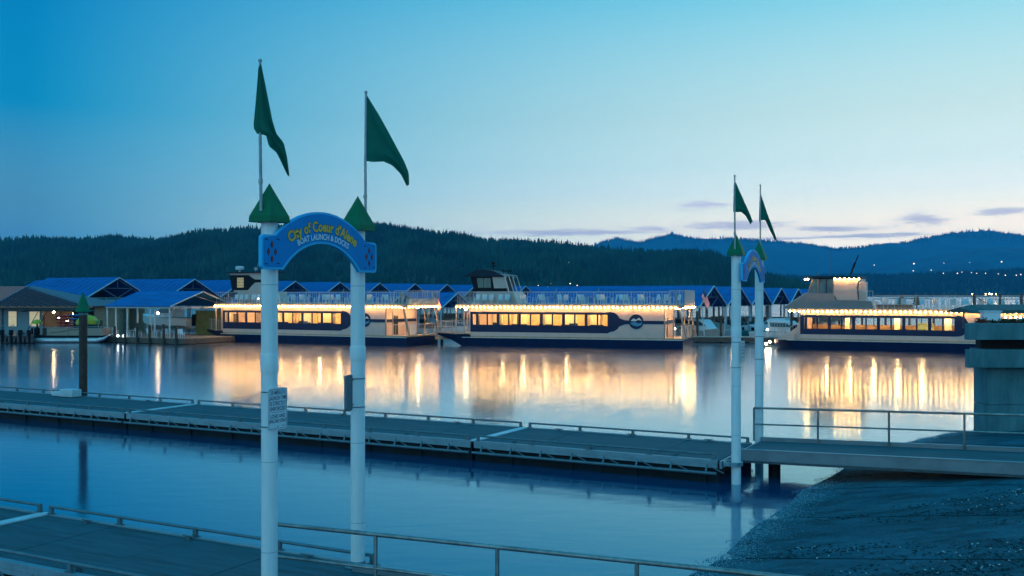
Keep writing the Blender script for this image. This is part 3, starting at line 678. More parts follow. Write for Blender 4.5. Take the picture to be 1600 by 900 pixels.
        MB().box(x0+.2, x1-.2, B-.5, B-.2, 1.07, 2.25).build('bench', mat('dark_bench', (.16,.10,.06), .6, var=.4, vs=2), root)
    ord_ = ['left', 'middle', 'right'][which]
    for i in range(6):
        cx = w0+1.1+(w1-w0-2)*i/5.3
        put(TB_D, 'dining_table', M, (cx, 1.35, 1.07), 0, 'round clothed table, %s from the bow, inside the windows of the %s cruise boat' % (ORD[i], ord_), 'table', 'dining tables inside the %s boat' % ord_)
        for d in (-1, 1): put(CH_D, 'dining_chair', M, (cx+d*.72, 1.3+.1*d, 1.07), -d*pi/2, 'dark dining chair %s of the %s table behind the windows of the %s cruise boat' % (['', 'right', 'left'][d], ORD[i], ord_), 'chair', 'dining chairs inside the %s boat' % ord_)
    # navy swoosh beyond the last window
    if style != 'C':
        sw = []
        for i in range(9): a = -pi/2+pi*i/8; sw.append((w1+.25+cos(a)*1.0*k, (zb_+zt_)/2-.15+sin(a)*.98))
        sw = [(w1-.02, 1.47)]+sw+[(w1-.02, 3.5)]
        MB().prism([(x, z) for x, z in sw], .028, .038).build('navy_swoosh', NAVY, root)
        MB().prism([(w1+1.0*k, 2.1), (w1+1.7*k, 2.36), (logo-.4, 2.40), (logo-.4, 2.72), (w1+1.7*k, 2.76), (w1+1.0*k, 3.0)], .024, .0279).build('navy_swoosh', NAVY, root)
        MB().box(logo+.4, x1, .026, .036, 2.40, 2.72).build('navy_stripe', NAVY, root)
        g = MB(); g.prism([(logo+.72*k**.3*cos(2*pi*i/24), 2.62+.72*sin(2*pi*i/24)) for i in range(24)], .012, .0239, NAVY)
        lg = g.build('logo', None, root)
        MB().prism([(logo-.55, 2.7), (logo-.25, 2.95), (logo, 2.82), (logo+.3, 3.02), (logo+.56, 2.72), (logo+.2, 2.80), (logo-.1, 2.66)], .006, .0115).build('mountain_mark', mat('logo_silver', (.45,.55,.6), .4), lg)
        MB().prism([(logo-.6, 2.5), (logo-.2, 2.60), (logo+.25, 2.46), (logo+.6, 2.58), (logo+.5, 2.3), (logo+.1, 2.16), (logo-.4, 2.3)], .006, .0115).build('wave_mark', mat('logo_blue', (.03,.22,.36), .4), lg)
    else:
        sw = [(w1-.02, 1.47)]+[(w1+.25+cos(a)*.9, 2.42+sin(a)*.95) for a in [-pi/2+pi*i/8 for i in range(9)]]+[(w1-.02, 3.3)]
        MB().prism(sw, .028, .038).build('navy_swoosh', NAVY, root)
    # upper deck
    dz = 4.28 if style != 'C' else 3.9
    xd0 = -.75*k if style != 'C' else 1.3; xd1 = L+.15
    MB().box(xd0, xd1, -.12, B+.12, zt+.003, dz).build('upper_deck', mat('deck_fascia', (.34,.27,.23), .5), root, bevel=.02)
    # bulbs
    n = int((xd1-xd0-.4)/.43); st = MB().bar((xd0+.1, -.16, zt+.12), (xd1-.1, -.16, zt+.12), .018).build('light_string', BLACK, root)
    for i in range(n):
        o = ob('bulb', bulb_me, st); o.location = (xd0+.2+i*.43+rnd.uniform(-.03, .03), -.19, zt+.05+rnd.uniform(-.012, .012))
    for yy in np.arange(.3, B-.1, .6):
        if style != 'C':
            o = ob('bulb', bulb_me, st); o.location = (xd1+.06, yy, zt+.05)
    # bow porch
    if style != 'C':
        fr = MB()
        for x, y in ((xd0+.05, .1), (xd0+.05, B-.1), (x0-.12, .1), ((xd0+x0)/2, .4), (xd0+.05, B*.5), (x0-.12, B-.1)): MB().bar((x, y, 1.2), (x, y, zt), .10).build('porch_post', BEIGE, root)
        r_ = MB(); rail(r_, [(xd0+.05, .15, 1.26), (-3.1, yc-B*.27, 1.3), (-3.1, yc+B*.27, 1.3), (xd0+.05, B-.15, 1.26)], 1.18); rail(r_, [(xd0+.1, .1, 1.2), (x0-.1, .08, 1.2)], 1.18)
        r_.build('bow_railing', RAILM, root)
        MB().box(xd0+.2, x0-.1, 1.2, B-1.2, zt-.06, zt-.02).build('porch_ceiling', CREAM, root)
        MB().ball((xd0*.3, 1.6, zt-.2), .13, BULB2).build('porch_lamp', None, root)
        MB().ball((xd0*.3-.3, 4.2, zt-.2), .12, BULB2).build('porch_lamp', None, root)
    # stern porch
    if style != 'C':
        fr = MB(); fr.bar((x1+.06, .1, 1.06), (x1+.06, .1, zt), .12); fr.bar((x1+.9, .1, 1.06), (x1+.9, .1, zt), .08)
        for y in (.06, B-.06): MB().bar((L-.75, y, dz+1.2), (L+.35, y, 1.0), .16, .16).build('stern_strut', mat('frame_taupe', (.30,.24,.20), .4), root)
        fr.bar((x1+1.0, B-.1, 1.1), (x1+1.0, B-.1, zt), .1); fr.bar((L-.2, B*.72, 2.3), (L+.0, B*.72, 3.9), .07)
        fr.build('stern_post', MATS['frame_taupe'], root)['kind'] = 'stuff'
        r_ = MB(); rail(r_, [(x1+.95, .08, 1.06), (L-.05, .08, 1.06), (L-.05, B-.08, 1.06), (x1+1, B-.08, 1.06)], 1.12); r_.build('stern_railing', RAILM, root)
        r_ = MB(); rail(r_, [(xd1-1.4*k, -.05, dz+.02), (xd1, .0, dz+.02), (xd1, B, dz+.02)], 1.34, bal=.16); r_.build('stern_panel', RAILM, root)
        MB().box(x1+.02, x1+.06, .3, B-.3, 2.4, 2.7).build('navy_stripe', NAVY, root)
        MB().box(x1+1.2, x1+1.32, 2.9, 3.8, 1.07, 2.2).build('stern_bench', PLASTIC, root)
        for y in (1.6, 4.4): MB().rev([(.16, zt-.03), (.13, zt-.07)], (x1+1.2, y), 8).build('ceiling_lamp', LAMP, root)
        if which == 0:
            MB().box(L-.3, L+.1, .4, B-.3, dz-.0+.002, dz+.55).build('awning_panel', mat('awning_white', (.6,.62,.62), .5), root)
    # upper deck railing
    r_ = MB(); xr0 = xd0+.25 if style != 'C' else 9.1; hh = 1.22
    rail(r_, [(xr0, -.06, dz+.01), (xd1-1.5*k if style != 'C' else xd1, -.06, dz+.01)], hh); rail(r_, [(xr0, B+.06, dz+.01), (xd1, B+.06, dz+.01)], hh)
    if style != 'C': rail(r_, [(xr0, -.06, dz+.01), (xr0, B+.06, dz+.01)], hh)
    r_.build('deck_railing', RAILM, root)
    if style == 'A' or style == 'B':
        kk = 1.0 if style == 'A' else 1.12
        MB().prism([(.9, dz+.005), (5.4*kk, dz+.005), (4.9*kk, 5.58), (1.0, 5.58)], 1.6, B-1.6).build('deckhouse', BEIGE, root)
    if style == 'A':
        wh = MB().prism([(.75, 5.585), (4.3, 5.585), (4.0, 7.1), (.35, 7.1)], 1.5, B-2.5).build('wheelhouse', BLACK, root)
        MB().prism([(1.2, 5.95), (2.6, 5.95), (2.55, 6.95), (1.05, 6.95)], 1.47, 1.495).build('window', mat('wheelhouse_glass', (.10,.16,.14), .08, var=.3, vs=1.5), wh)
        MB().box(1.78, 1.83, 1.45, 1.469, 5.95, 6.95).build('mullion', BLACK, wh)
        MB().prism([(2.95, 5.9), (4.35, 5.9), (4.1, 7.05), (2.75, 7.05)], 1.46, 1.494).build('side_panel', BEIGE, wh)
        prof = [(-.25, 7.18), (.3, 7.45), (1.0, 7.72), (1.8, 7.84), (2.7, 7.74), (3.4, 7.48), (4.1, 7.15), (4.1, 7.1), (-.1, 7.1)]
        MB().prism(prof, 1.2, B-2.2).build('curved_roof', mat('dark_roof', (.008,.022,.04), .5, spec=.2), wh)
        for y in (1.4, B-2.6):
            st_ = MB(); st_.bar((3.7, y, 7.35), (4.35, y, 7.0), .1); st_.bar((4.1, y, 7.1), (4.95, y, dz), .11); st_.bar((4.55, y, 7.2), (5.5, y, dz), .07); st_.bar((4.0, y, 7.3), (4.55, y, 7.2), .08)
            st_.build('roof_strut', mat('strut_silver', (.45,.47,.48), .4, .3), root)
        m_ = MB(); m_.tube((3.1, 2.2, 7.6), (3.2, 2.2, 10.6), .022, .012); m_.tube((2.5, 2.6, 7.7), (2.5, 2.6, 8.6), .05); m_.box(2.2, 2.8, 2.5, 2.7, 8.15, 8.25); m_.box(2.35, 2.65, 2.45, 2.75, 8.4, 8.6)
        m_.tube((.9, 2, 7.5), (.9, 2, 8.05), .03); m_.build('mast', BLACK, root)
        for x in (3.6, 4.3): MB().box(x, x+.5, 1.6, 2.1, 7.62, 7.72).tube((x+.25, 1.85, 7.4), (x+.25, 1.85, 7.62), .04).build('searchlight', BLACK, root)
    if style == 'B':
        wh = MB().prism([(.55, 5.585), (5.2, 5.585), (5.2, 7.68), (-.1, 7.68)], 1.5, B-2.8).build('wheelhouse', BEIGE, root)
        MB().prism([(.3, 5.75), (2.6, 5.75), (3.1, 6.2), (3.6, 6.6), (5.18, 6.65), (5.18, 6.9), (3.6, 6.95), (3.1, 7.2), (2.7, 7.45), (-.1, 7.45)], 1.47, 1.499).build('window', BLACK, wh)
        MB().box(1.05, 2.0, 1.462, 1.469, 6.05, 7.15).build('cabin_glow_panel', mat('lit_cabin_glow', (.3,.25,.12), .5, var=.6, vs=5, emit=(1,.75,.35), es=.22), wh)  # emissive panel stands in for the lit cabin behind the window
        for z in (6.3, 6.6, 6.9): MB().box(1.0, 2.05, 1.455, 1.461, z, z+.03).build('mullion', BLACK, wh)
        MB().box(-.35, 6.0, 1.2, B-2.5, 7.685, 7.80).build('roof', mat('dark_roof', (.008,.022,.04), .5, spec=.2), wh)
        MB().box(5.2, 6.0, 1.5, 2.6, 4.3, 7.68).build('stair_housing', mat('pale_panel', (.5,.48,.46), .5), wh)
        MB().box(5.4, 5.8, 1.46, 1.499, 5.0, 7.2).build('door', BLACK, wh)
        MB().rev([(.42, 8.05), (.5, 8.2), (.5, 8.4), (.3, 8.48)], (.75, 2.2), 12).rev([(.1, 7.8), (.1, 8.05)], (.75, 2.2), 8).build('radar_dome', PLASTIC, root, smooth=True)
        m_ = MB(); m_.tube((3.0, 2.3, 7.8), (4.4, 2.3, 11.4), .025, .012); m_.box(2.9, 3.2, 2.2, 2.4, 8.0, 8.3); m_.build('mast', mat('pale_whip', (.4,.45,.45), .5), root)
        for x in (4.3, 5.9): MB().ball((x, 2.2, 8.1), .3, BLACK, sz=.8).tube((x, 2.2, 7.8), (x, 2.2, 8.0), .05, m=BLACK).build('searchlight', None, root)
        MB().ball((4.9, .6, 4.8), .07, COOL).build('deck_lamp', None, root)
    if style == 'C':
        GP = mat('grey_gelcoat', (.22,.20,.20), .4, var=.08)
        MB().prism([(.7, dz+.005), (9.1, dz+.005), (8.8, 4.62), (5.6, 4.70), (5.45, 5.38), (2.9, 5.38)], .25, B-.25).build('superstructure', GP, root)
        MB().add([(.62, .3, dz+.03), (2.85, .3, 5.40), (2.85, B-.3, 5.40), (.62, B-.3, dz+.03), (.66, .3, dz+.0), (2.9, .3, 5.36), (2.9, B-.3, 5.36), (.66, B-.3, dz)], [(0,1,2,3), (7,6,5,4), (0,4,5,1), (2,6,7,3), (1,5,6,2)]).build('raked_front', mat('pale_blue_gelcoat', (.55,.58,.62), .3), root)
        wh = MB(); TP = mat('taupe', (.25,.2,.16), .5)
        wh.prism([(3.0, 5.385), (3.1, 5.385), (3.55, 6.72), (3.42, 6.72)], .55, .65, TP); wh.bar((4.0, .55, 5.385), (4.0, .55, 6.72), .12, m=TP); wh.bar((5.4, .55, 5.385), (5.4, .55, 6.72), .12, m=TP); wh.bar((4.75, .55, 5.385), (4.75, .55, 6.72), .06, m=BLACK)
        wh.box(3.0, 5.45, B-.9, B-.8, 5.385, 6.72, BLACK); wh.box(5.35, 5.45, .7, B-.8, 5.385, 6.72, BLACK); wh.box(4.3, 5.3, 2, 2.3, 5.385, 5.9, BLACK)
        who = wh.build('wheelhouse', None, root)
        WG = mat('wheelhouse_glass_blue', (.05,.13,.17), .06, var=.4, vs=1)
        MB().prism([(3.12, 5.40), (3.92, 5.40), (3.92, 6.70), (3.52, 6.70)], .58, .60).build('pane', WG, who)
        MB().prism([(4.08, 5.40), (5.32, 5.40), (5.32, 6.70), (4.08, 6.70)], .58, .60).build('pane', WG, who)
        MB().add([(2.98, .66, 5.39), (3.42, .66, 6.72), (3.42, B-.9, 6.72), (2.98, B-.9, 5.39)], [(0,1,2,3)]).build('pane', WG, who)
        MB().prism([(5.46, 5.37), (5.46, 6.74), (7.75, 6.74), (7.5, 5.9), (7.65, 4.72), (5.75, 4.72)], .35, B-.9).build('funnel_housing', BEIGE, root)
        MB().box(7.7, 8.3, .8, 2.2, 4.66, 6.45).build('stair_housing', BEIGE, root)
        MB().prism([(2.6, 6.80), (3.2, 7.02), (5.5, 6.98), (7.8, 6.95), (7.8, 6.86), (5.5, 6.84), (3.2, 6.80)], .1, B-.5).build('roof', mat('dark_roof', (.008,.022,.04), .5, spec=.2), root)
        for x in (2.9, 3.15): o = ob('bulb', bulb_me, st); o.location = (x, .05, 6.70)
        for x in np.arange(5.6, 7.8, .43): o = ob('bulb', bulb_me, st); o.location = (x, .18, 6.72)
        m_ = MB(); m_.bar((6.7, 2, 7), (7.5, 2, 9.0), .09, .09); m_.bar((6.85, 2, 7.3), (7.2, 2, 8.3), .3, .16); m_.build('folded_mast', BLACK, root)
        m_ = MB(); m_.tube((4.8, 3, 7), (4.8, 3, 9.4), .018); m_.tube((3.5, 3, 7), (3.5, 3, 7.5), .04); m_.build('antenna', ALUD, root)
        r2 = MB(); rail(r2, [(5.5, .3, 4.68), (9.0, -.02, 4.62)], .95); r2.build('tower_railing', RAILM, root)
        # stout posts and overhead bar of the after deck
        pf = MB()
        for x in (17.5, 19.6, 21.3, 23): pf.bar((x, -.08, dz), (x, -.08, 5.32), .17); pf.bar((x, B, dz), (x, B, 5.32), .12)
        pf.bar((9.2, -.08, 5.25), (24, -.08, 5.25), .07); pf.bar((17.7, -.08, 5.0), (19.3, -.08, dz+.1), .06); pf.build('deck_frame', mat('frame_dark', (.07,.06,.06), .5), root)
        MB().box(9.3, 12.4, .2, 1.0, dz+.004, dz+.42).build('orange_locker', mat('terracotta', (.34,.13,.07), .6), root)
        MB().ball((16.9, -.1, dz+.2), .09, GREENL).build('navigation_lamp', None, root)
        r2 = MB(); rail(r2, [(-.3, yc, .95), (.9, .5, .95), (2.2, .35, 1.6)], .9); r2.build('bow_railing', RAILM, root)
    # things standing on the upper deck
    gch = 'white chairs on the upper deck of the %s boat' % ord_
    if style != 'C':
        for i in range(5 if style == 'A' else 6):
            put(CH_W, 'deck_chair', M, (1.35+i*.72+(.3 if i > 2 else 0), .75, dz+.002), 0, 'white chair, %s in the row before the wheelhouse of the %s boat' % (ORD[i], ord_), 'chair', 'front row chairs of the %s boat' % ord_)
        xs = np.arange(6.6*k, L-1.2, 2.05)
    else: xs = np.arange(9.9, 22, 2.0)
    for i, x in enumerate(xs):
        y = 1.1+.9*(i % 2)
        put(TB_W, 'deck_table', M, (x, y, dz+.002), 0, 'round white table, %s from the wheelhouse, on the upper deck of the %s boat' % (ORD[i], ord_), 'table', 'tables on the upper deck of the %s boat' % ord_)
        for a_ in (0, 1, 2):
            an = a_*2.1+rnd.uniform(-.4, .4)
            put(CH_W, 'deck_chair', M, (x+.78*sin(an), y-.72*cos(an), dz+.002), an+pi, 'white plastic chair %s the %s upper deck table of the %s boat' % (['in front of', 'right of', 'behind'][a_], ORD[i], ord_), 'chair', gch)
    if style == 'C':
        for i, x in enumerate((9.7, 10.9, 12.0, 13.6)): pass
        for x in (11.3, 12.6):
            u_ = empty('closed_parasol', M @ Vector((x, 2.6, dz)), 0, 'folded terracotta parasol on the right boat, %s of two' % ('left' if x < 12 else 'right'), 'parasol')
            MB().rev([(.04, 0), (.04, .5)], (0, 0), 8).build('pole', ALUD, u_); MB().rev([(.38, .35), (.26, .8), (.14, 1.25), (.03, 1.42)], (0, 0), 9).build('folded_canopy', MATS['terracotta'], u_)
    if style != 'C':
        for j, x in enumerate((9.2*k, 13.6*k, 16.4*k)[:2 if style == 'A' else 3]):
            a_ = empty('folded_umbrella', M @ Vector((x, 1.7, dz)), 0, 'closed slanting umbrella on the %s boat upper deck, %s one' % (ord_, ['first', 'second', 'third'][j]), 'umbrella')
            MB().bar((0, 0, .0), (.3, 0, 1.55), .05).build('pole', ALUD, a_); MB().tube((.12, 0, .6), (.32, 0, 1.6), .14, .05, n=7).build('cloth', mat('umbrella_blue', (.10,.25,.36), .7), a_)
    return root, M
def pairs(a, b, n, first):
    out = [(a, a+first)]; s = (b-a-first-.15)/n
    for i in range(n):
        p = a+first+.15+i*s; g = .08; wv = (s-.22-g)/2
        out += [(p, p+wv), (p+wv+g, p+2*wv+g)]
    return out
b1, M1 = cruise_boat((-32.63, 111.57), 26.76, 'left cruise boat with boxy wheelhouse and warm lit windows, behind the tall gate', 0, 1.12, 6.2, (.28, 22.0), pairs(.5, 16.7, 6, .5), 19.5, 24.6, 'B', 0, True)
b2, M2 = cruise_boat((-5.10, 101.75), 18.45, 'middle cruise boat with curved dark wheelhouse roof and round emblem', 1, 1.0, 6.6, (.91, 20.67), pairs(1.12, 15.42, 6, .42), 18.0, 22.5, 'A', 0, True)
b3, M3 = cruise_boat((25.38, 96.3), 26.0, 'right cruise boat with raked front and lit wheelhouse, partly behind the concrete pier', 2, 1.0, 6.6, (2.42, 24.0), pairs(2.77, 16.17, 6, .12), 18.0, 24.3, 'C', 0, False)

# striped flags at the sterns
def us_flag(label, p, ang):
    root = empty('stern_flag', p, ang, label, 'flag'); MB().tube((0, 0, -1.0), (.55, 0, 1.35), .025, n=6).build('staff', ALUD, root)
    nr, nc = 13, 10; vs = []; d = Vector((-.36, 0, -.93)); a = Vector((.42, 0, 1.22))
    for i in range(nr+1):
        for j in range(nc+1):
            q = a+Vector((.25, 0, .62))*(-i/nr)*1.05+Vector((.42, .02, -1.0))*(j/nc)*1.35; q.y += .06*sin(j*.9+i*.25)*(j/nc); vs.append(q)
    mb = MB()
    can = [(i*(nc+1)+j, i*(nc+1)+j+1, (i+1)*(nc+1)+j+1, (i+1)*(nc+1)+j) for i in range(7) for j in range(4)]
    mb.v = [tuple(v) for v in vs]; mb.ms = [FRED, FWH, FBL]
    for i in range(nr):
        for j in range(nc):
            mb.f.append((i*(nc+1)+j, i*(nc+1)+j+1, (i+1)*(nc+1)+j+1, (i+1)*(nc+1)+j)); mb.mi.append(2 if i < 7 and j < 4 else i % 2)
    mb.build('striped_cloth', None, root, smooth=True); return root
us_flag('red and white striped flag with blue corner at the stern of the left boat', M1 @ Vector((24.2, 5.6, 4.2)), .0)
us_flag('red and white striped flag with blue corner hanging beyond the middle boat stern', M2 @ Vector((23.3, 6.0, 4.5)), .0)

# ---------------------------------------------------------------- covered moorage behind the boats
def shed(i, label, p, half, zr, ze, L, post_z=0.0, group='blue roofed boat sheds'):
    """p = point under the gable apex; ridge runs left and away along the docks"""
    root = empty('boat_shed', (p[0], p[1], 0), -TH, label, 'shed', group)
    rf = MB(); t_ = .10
    rf.prism([], 0, 0) if False else None
    vs = []
    for x in (0, -L):
        vs += [(x, -half-.25, ze-.1), (x, 0, zr), (x, half+.25, ze-.1), (x, half+.25, ze-.1-t_), (x, 0, zr-t_), (x, -half-.25, ze-.1-t_)]
    rf.add(vs, [(0,1,7,6), (1,2,8,7), (3,4,10,9), (4,5,11,10), (5,0,6,11), (2,3,9,8), (0,5,4,1), (1,4,3,2), (6,7,10,11), (7,8,9,10)])
    ro = rf.build('roof', BLUEROOF, root)
    rb = MB(); s = .9
    while s < L-.3:
        for sy in (-1, 1): rb.bar((-s, sy*(half+.25), ze-.1+.02), (-s, 0, zr+.02), .035)
        s += 1.2
    rb.build('roof_seam', BLUEROOF, ro)
    wb = mat('white_steel', (.50,.56,.60), .5)
    g = MB()
    for sy in (-1, 1): g.bar((.05, sy*(half+.25), ze-.16), (.05, 0, zr-.06), .14, .10)
    g.build('gable_trim', wb, root)
    tr = MB()
    for x in (-.3, -6, -12):
        if -x > L: break
        zc = (zr+ze)/2; tr.bar((x, -half, ze-.2), (x, half, ze-.2), .07); tr.bar((x, -half*.5, zc-.2), (x, half*.5, zc-.2), .05); tr.bar((x, 0, zr-.2), (x, 0, zc-.2), .05)
        for sy in (-1, 1): tr.bar((x, sy*half, ze-.25), (x, 0, zr-.25), .06); tr.bar((x, 0, ze-.2), (x, sy*half*.5, zc-.2), .05)
    tr.build('truss', mat('truss_grey', (.22,.27,.31), .5), root)
    MB().add([(-L*.5, -half+.1, ze-.2), (-L*.5, 0, zr-.25), (-L*.5, half-.1, ze-.2)], [(0,1,2)]).build('roof_shade_sheet', UNDER, root)  # dark sheet at mid length stands in for the shade under the roof
    po = MB()
    x = -.2
    while -x < L:
        for sy in (-1, 1): MB().bar((x, sy*half, 0), (x, sy*half, ze-.2), .16).build('post', wb, root)
        x -= 6
    fg = MB().box(-L, .6, half-.6, half+.6, .1, .5); fg.build('finger_dock', TIMB, root)
    return root
names = ['first blue roofed boat shed from the left, its big open gable above the tan hut', 'second blue roofed boat shed from the left, gable beyond the café canopy', 'blue boat shed mostly hidden behind the wheelhouse of the left boat', 'blue boat shed with gable seen just right of the near gate left post',
  'blue boat shed with gable showing between the two near gate posts', 'blue boat shed whose gable stands just right of the near gate right post', 'blue boat shed gable above the stern of the left boat', 'blue boat shed gable just left of the middle boat wheelhouse', 'far blue boat shed behind the middle boat wheelhouse',
  'far blue boat shed behind the middle boat deck', 'far blue boat shed with small gable above the middle boat deck', 'farthest blue boat shed of the back row']
p0 = Vector((-50.5, 128, 0)); zrs = [7.55, 7.5, 7.5, 7.5]
for i in range(12):
    sp_ = 11.35; p = p0+Vector((GV[0], GV[1], 0))*(sp_*i+(1.5 if i == 1 else 0))
    shed(i, names[i], p, 4.7, 7.5-.02*i, 5.05, 34 if i > 0 else 14)
n2 = ['low blue boat shed whose gable shows between left and middle boats', 'low blue boat shed rising behind the bow of the middle boat']
for i in range(2): shed(20+i, n2[i], (-6.9-6.3+i*6.3, 121+i*5, 0), 3.6, 5.55, 3.75, 26)
n3 = ['near blue boat shed with steep gable right of the middle boat stern', 'blue boat shed with gable right behind the far gate left post', 'blue boat shed with gable seen between the far gate posts', 'blue boat shed gable left of the right boat, larger one', 'blue boat shed gable left of the right boat, smaller one',
  'blue boat shed hidden behind the right boat wheelhouse', 'blue boat shed peeking over the right boat deck, left one', 'blue boat shed peeking over the right boat deck, middle one', 'blue boat shed peeking over the right boat deck, last one']
for i in range(9):
    p = Vector((24.3, 120, 0))+Vector((GV[0], GV[1], 0))*(11.6*i); shed(30+i, n3[i], p, 5.55, 6.35-.02*i, 3.95, 30 if i else 22)

# open café canopy on the fuel dock, left
def canopy_dock():
    p = W(0, 0); p = at(317, 461, 110); root = empty('dock_pavilion', (p.x, p.y, 0), -TH, 'open sided blue roofed pavilion on the fuel dock left of the cruise boats', 'pavilion')
    L = 10.0; half = 4.7; zr = 5.65; ze = 4.05; vs = []
    for x in (0, -L): vs += [(x, -half, ze), (x, 0, zr), (x, half, ze), (x, half, ze-.12), (x, 0, zr-.12), (x, -half, ze-.12)]
    MB().add(vs, [(0,1,7,6), (1,2,8,7), (3,4,10,9), (4,5,11,10), (5,0,6,11), (2,3,9,8), (0,5,4,1), (1,4,3,2), (6,7,10,11), (7,8,9,10)]).build('roof', BLUEROOF, root)
    g = MB(); wb = MATS['white_steel']
    for sy in (-1, 1): g.bar((.05, sy*half, ze-.06), (.05, 0, zr-.06), .16, .10); g.bar((-1.4, sy*half*.9, ze+.1), (-1.4, 0, zr-.5), .05)
    g.build('gable_trim', wb, root)
    MB().box(-L, .1, -half+.02, -half+.12, ze-.3, ze-.13).box(.0, .1, -half, half, ze-.3, ze-.13).build('eave_beam', mat('pale_beam', (.35,.38,.36), .6), root)
    for x in (-.15, -2.4, -3.0, -5.0, -6.6, -8.4, -9.8): MB().bar((x, -half+.1, .5), (x, -half+.1, ze-.13), .13).build('post', wb, root)
    for x in (-.15, -5, -9): MB().bar((x, half-.1, .5), (x, half-.1, ze-.13), .13).build('post', wb, root)
    MB().box(-5.2, -.6, half-.7, half-.5, .6, 3.4).build('back_panel', mat('olive_panel', (.20,.21,.06), .7, var=.3, vs=1), root)
    return p
pc = canopy_dock()
def dockbox(name, label, p, rz, x0, x1, y0, y1, z0, z1, m, cat='dock', piles=()):
    root = empty(name, (p[0], p[1], 0), rz, label, cat)
    mb = MB(); n = int((x1-x0)/.16)
    MB().box(x0, x1, y0, y1, z0, z1-.045).build('frame', mat('dock_side', (.12,.09,.07), .8, var=.3), root)
    pb = MB()
    for i in range(n): a = x0+(x1-x0)*i/n; pb.box(a, a+(x1-x0)/n-.012, y0-.03, y1+.03, z1-.043, z1)
    o = pb.build('deck_boards', m, root); o['kind'] = 'stuff'
    for (x, y, zt) in piles: MB().tube((x, y, -1), (x, y, zt), .14, n=10).build('pile', DARKW, root)
    return root
TB_ = mat('dock_board', (.26,.21,.17), .75, var=.25, vs=4)
dockbox('fuel_dock', 'timber fuel dock with dark piles under the blue pavilion', (pc.x, pc.y), -TH, -14.5, 2.6, -5.3, 5.2, .05, .62, TB_, piles=[(x, -5.45, zt) for x, zt in ((-13.4, 1.9), (-12.2, 2.3), (-9.7, 2.4), (-7.6, 1.8), (-6.0, 2.2), (-4.1, 2.2), (-2.2, 2.0), (-.1, 2.1), (1.7, 2.0))])
rl_ = empty('fence_panel', (pc.x, pc.y, 0), -TH, 'dark low fence and lattice between the piles of the fuel dock', 'fence')
mb = MB()
for x in np.arange(-14, -10.6, .22): mb.box(x, x+.16, -5.28, -5.24, .64, 1.95)
mb.box(-14, -10.6, -5.23, -5.19, .9, 1.0); o = mb.build('board', mat('dark_teal_board', (.02,.05,.055), .8, var=.3), rl_)
Mc = Matrix.Translation((pc.x, pc.y, 0)) @ Matrix.Rotation(-TH, 4, 'Z')
for i, x in enumerate((-10, -8.9, -6.6, -5.3, -3.2, -1.5, -.9, .9, 1.5)):
    put(CH_W, 'patio_chair', Mc, (x, -4.5+.3*(i % 2), .625), rnd.uniform(0, 6), 'white patio chair, %s from the left, on the fuel dock under the blue pavilion' % ORD[i], 'chair', 'white patio chairs on the fuel dock')
for i, x in enumerate((-9.4, -6, -2.4, .2)): put(TB_W, 'patio_table', Mc, (x, -4.3, .625), 0, 'small round patio table, %s from the left, under the fuel dock pavilion' % ORD[i], 'table', 'patio tables on the fuel dock')
for i, (x, y, z) in enumerate(((-8.2, -3.6, 1.6), (-4.2, -2.5, 3.2))):
    o = MB().ball((0, 0, 0), .13, COOL if i == 0 else BULB2).tube((0, 0, .1), (0, 0, (ze_ := 3.9)-z), .015, m=BLACK).build('hanging_lamp'); o.location = Mc @ Vector((x, y, z)); tag(o, ['bright cool white lamp low under the blue pavilion', 'warm lamp hanging high under the blue pavilion'][i], 'lamp')
for i, x in enumerate((-9.0, -7.6, -6.7)):
    o = MB().rev([(.10, 0), (.10, .18), (.03, .24)], (0, 0), 8).build('deck_lantern', COOL); o.location = Mc @ Vector((x, -5.0, .625)); tag(o, 'small cool white lantern, %s from the left, on the fuel dock edge' % ORD[i], 'lantern', 'lanterns along the fuel dock edge')

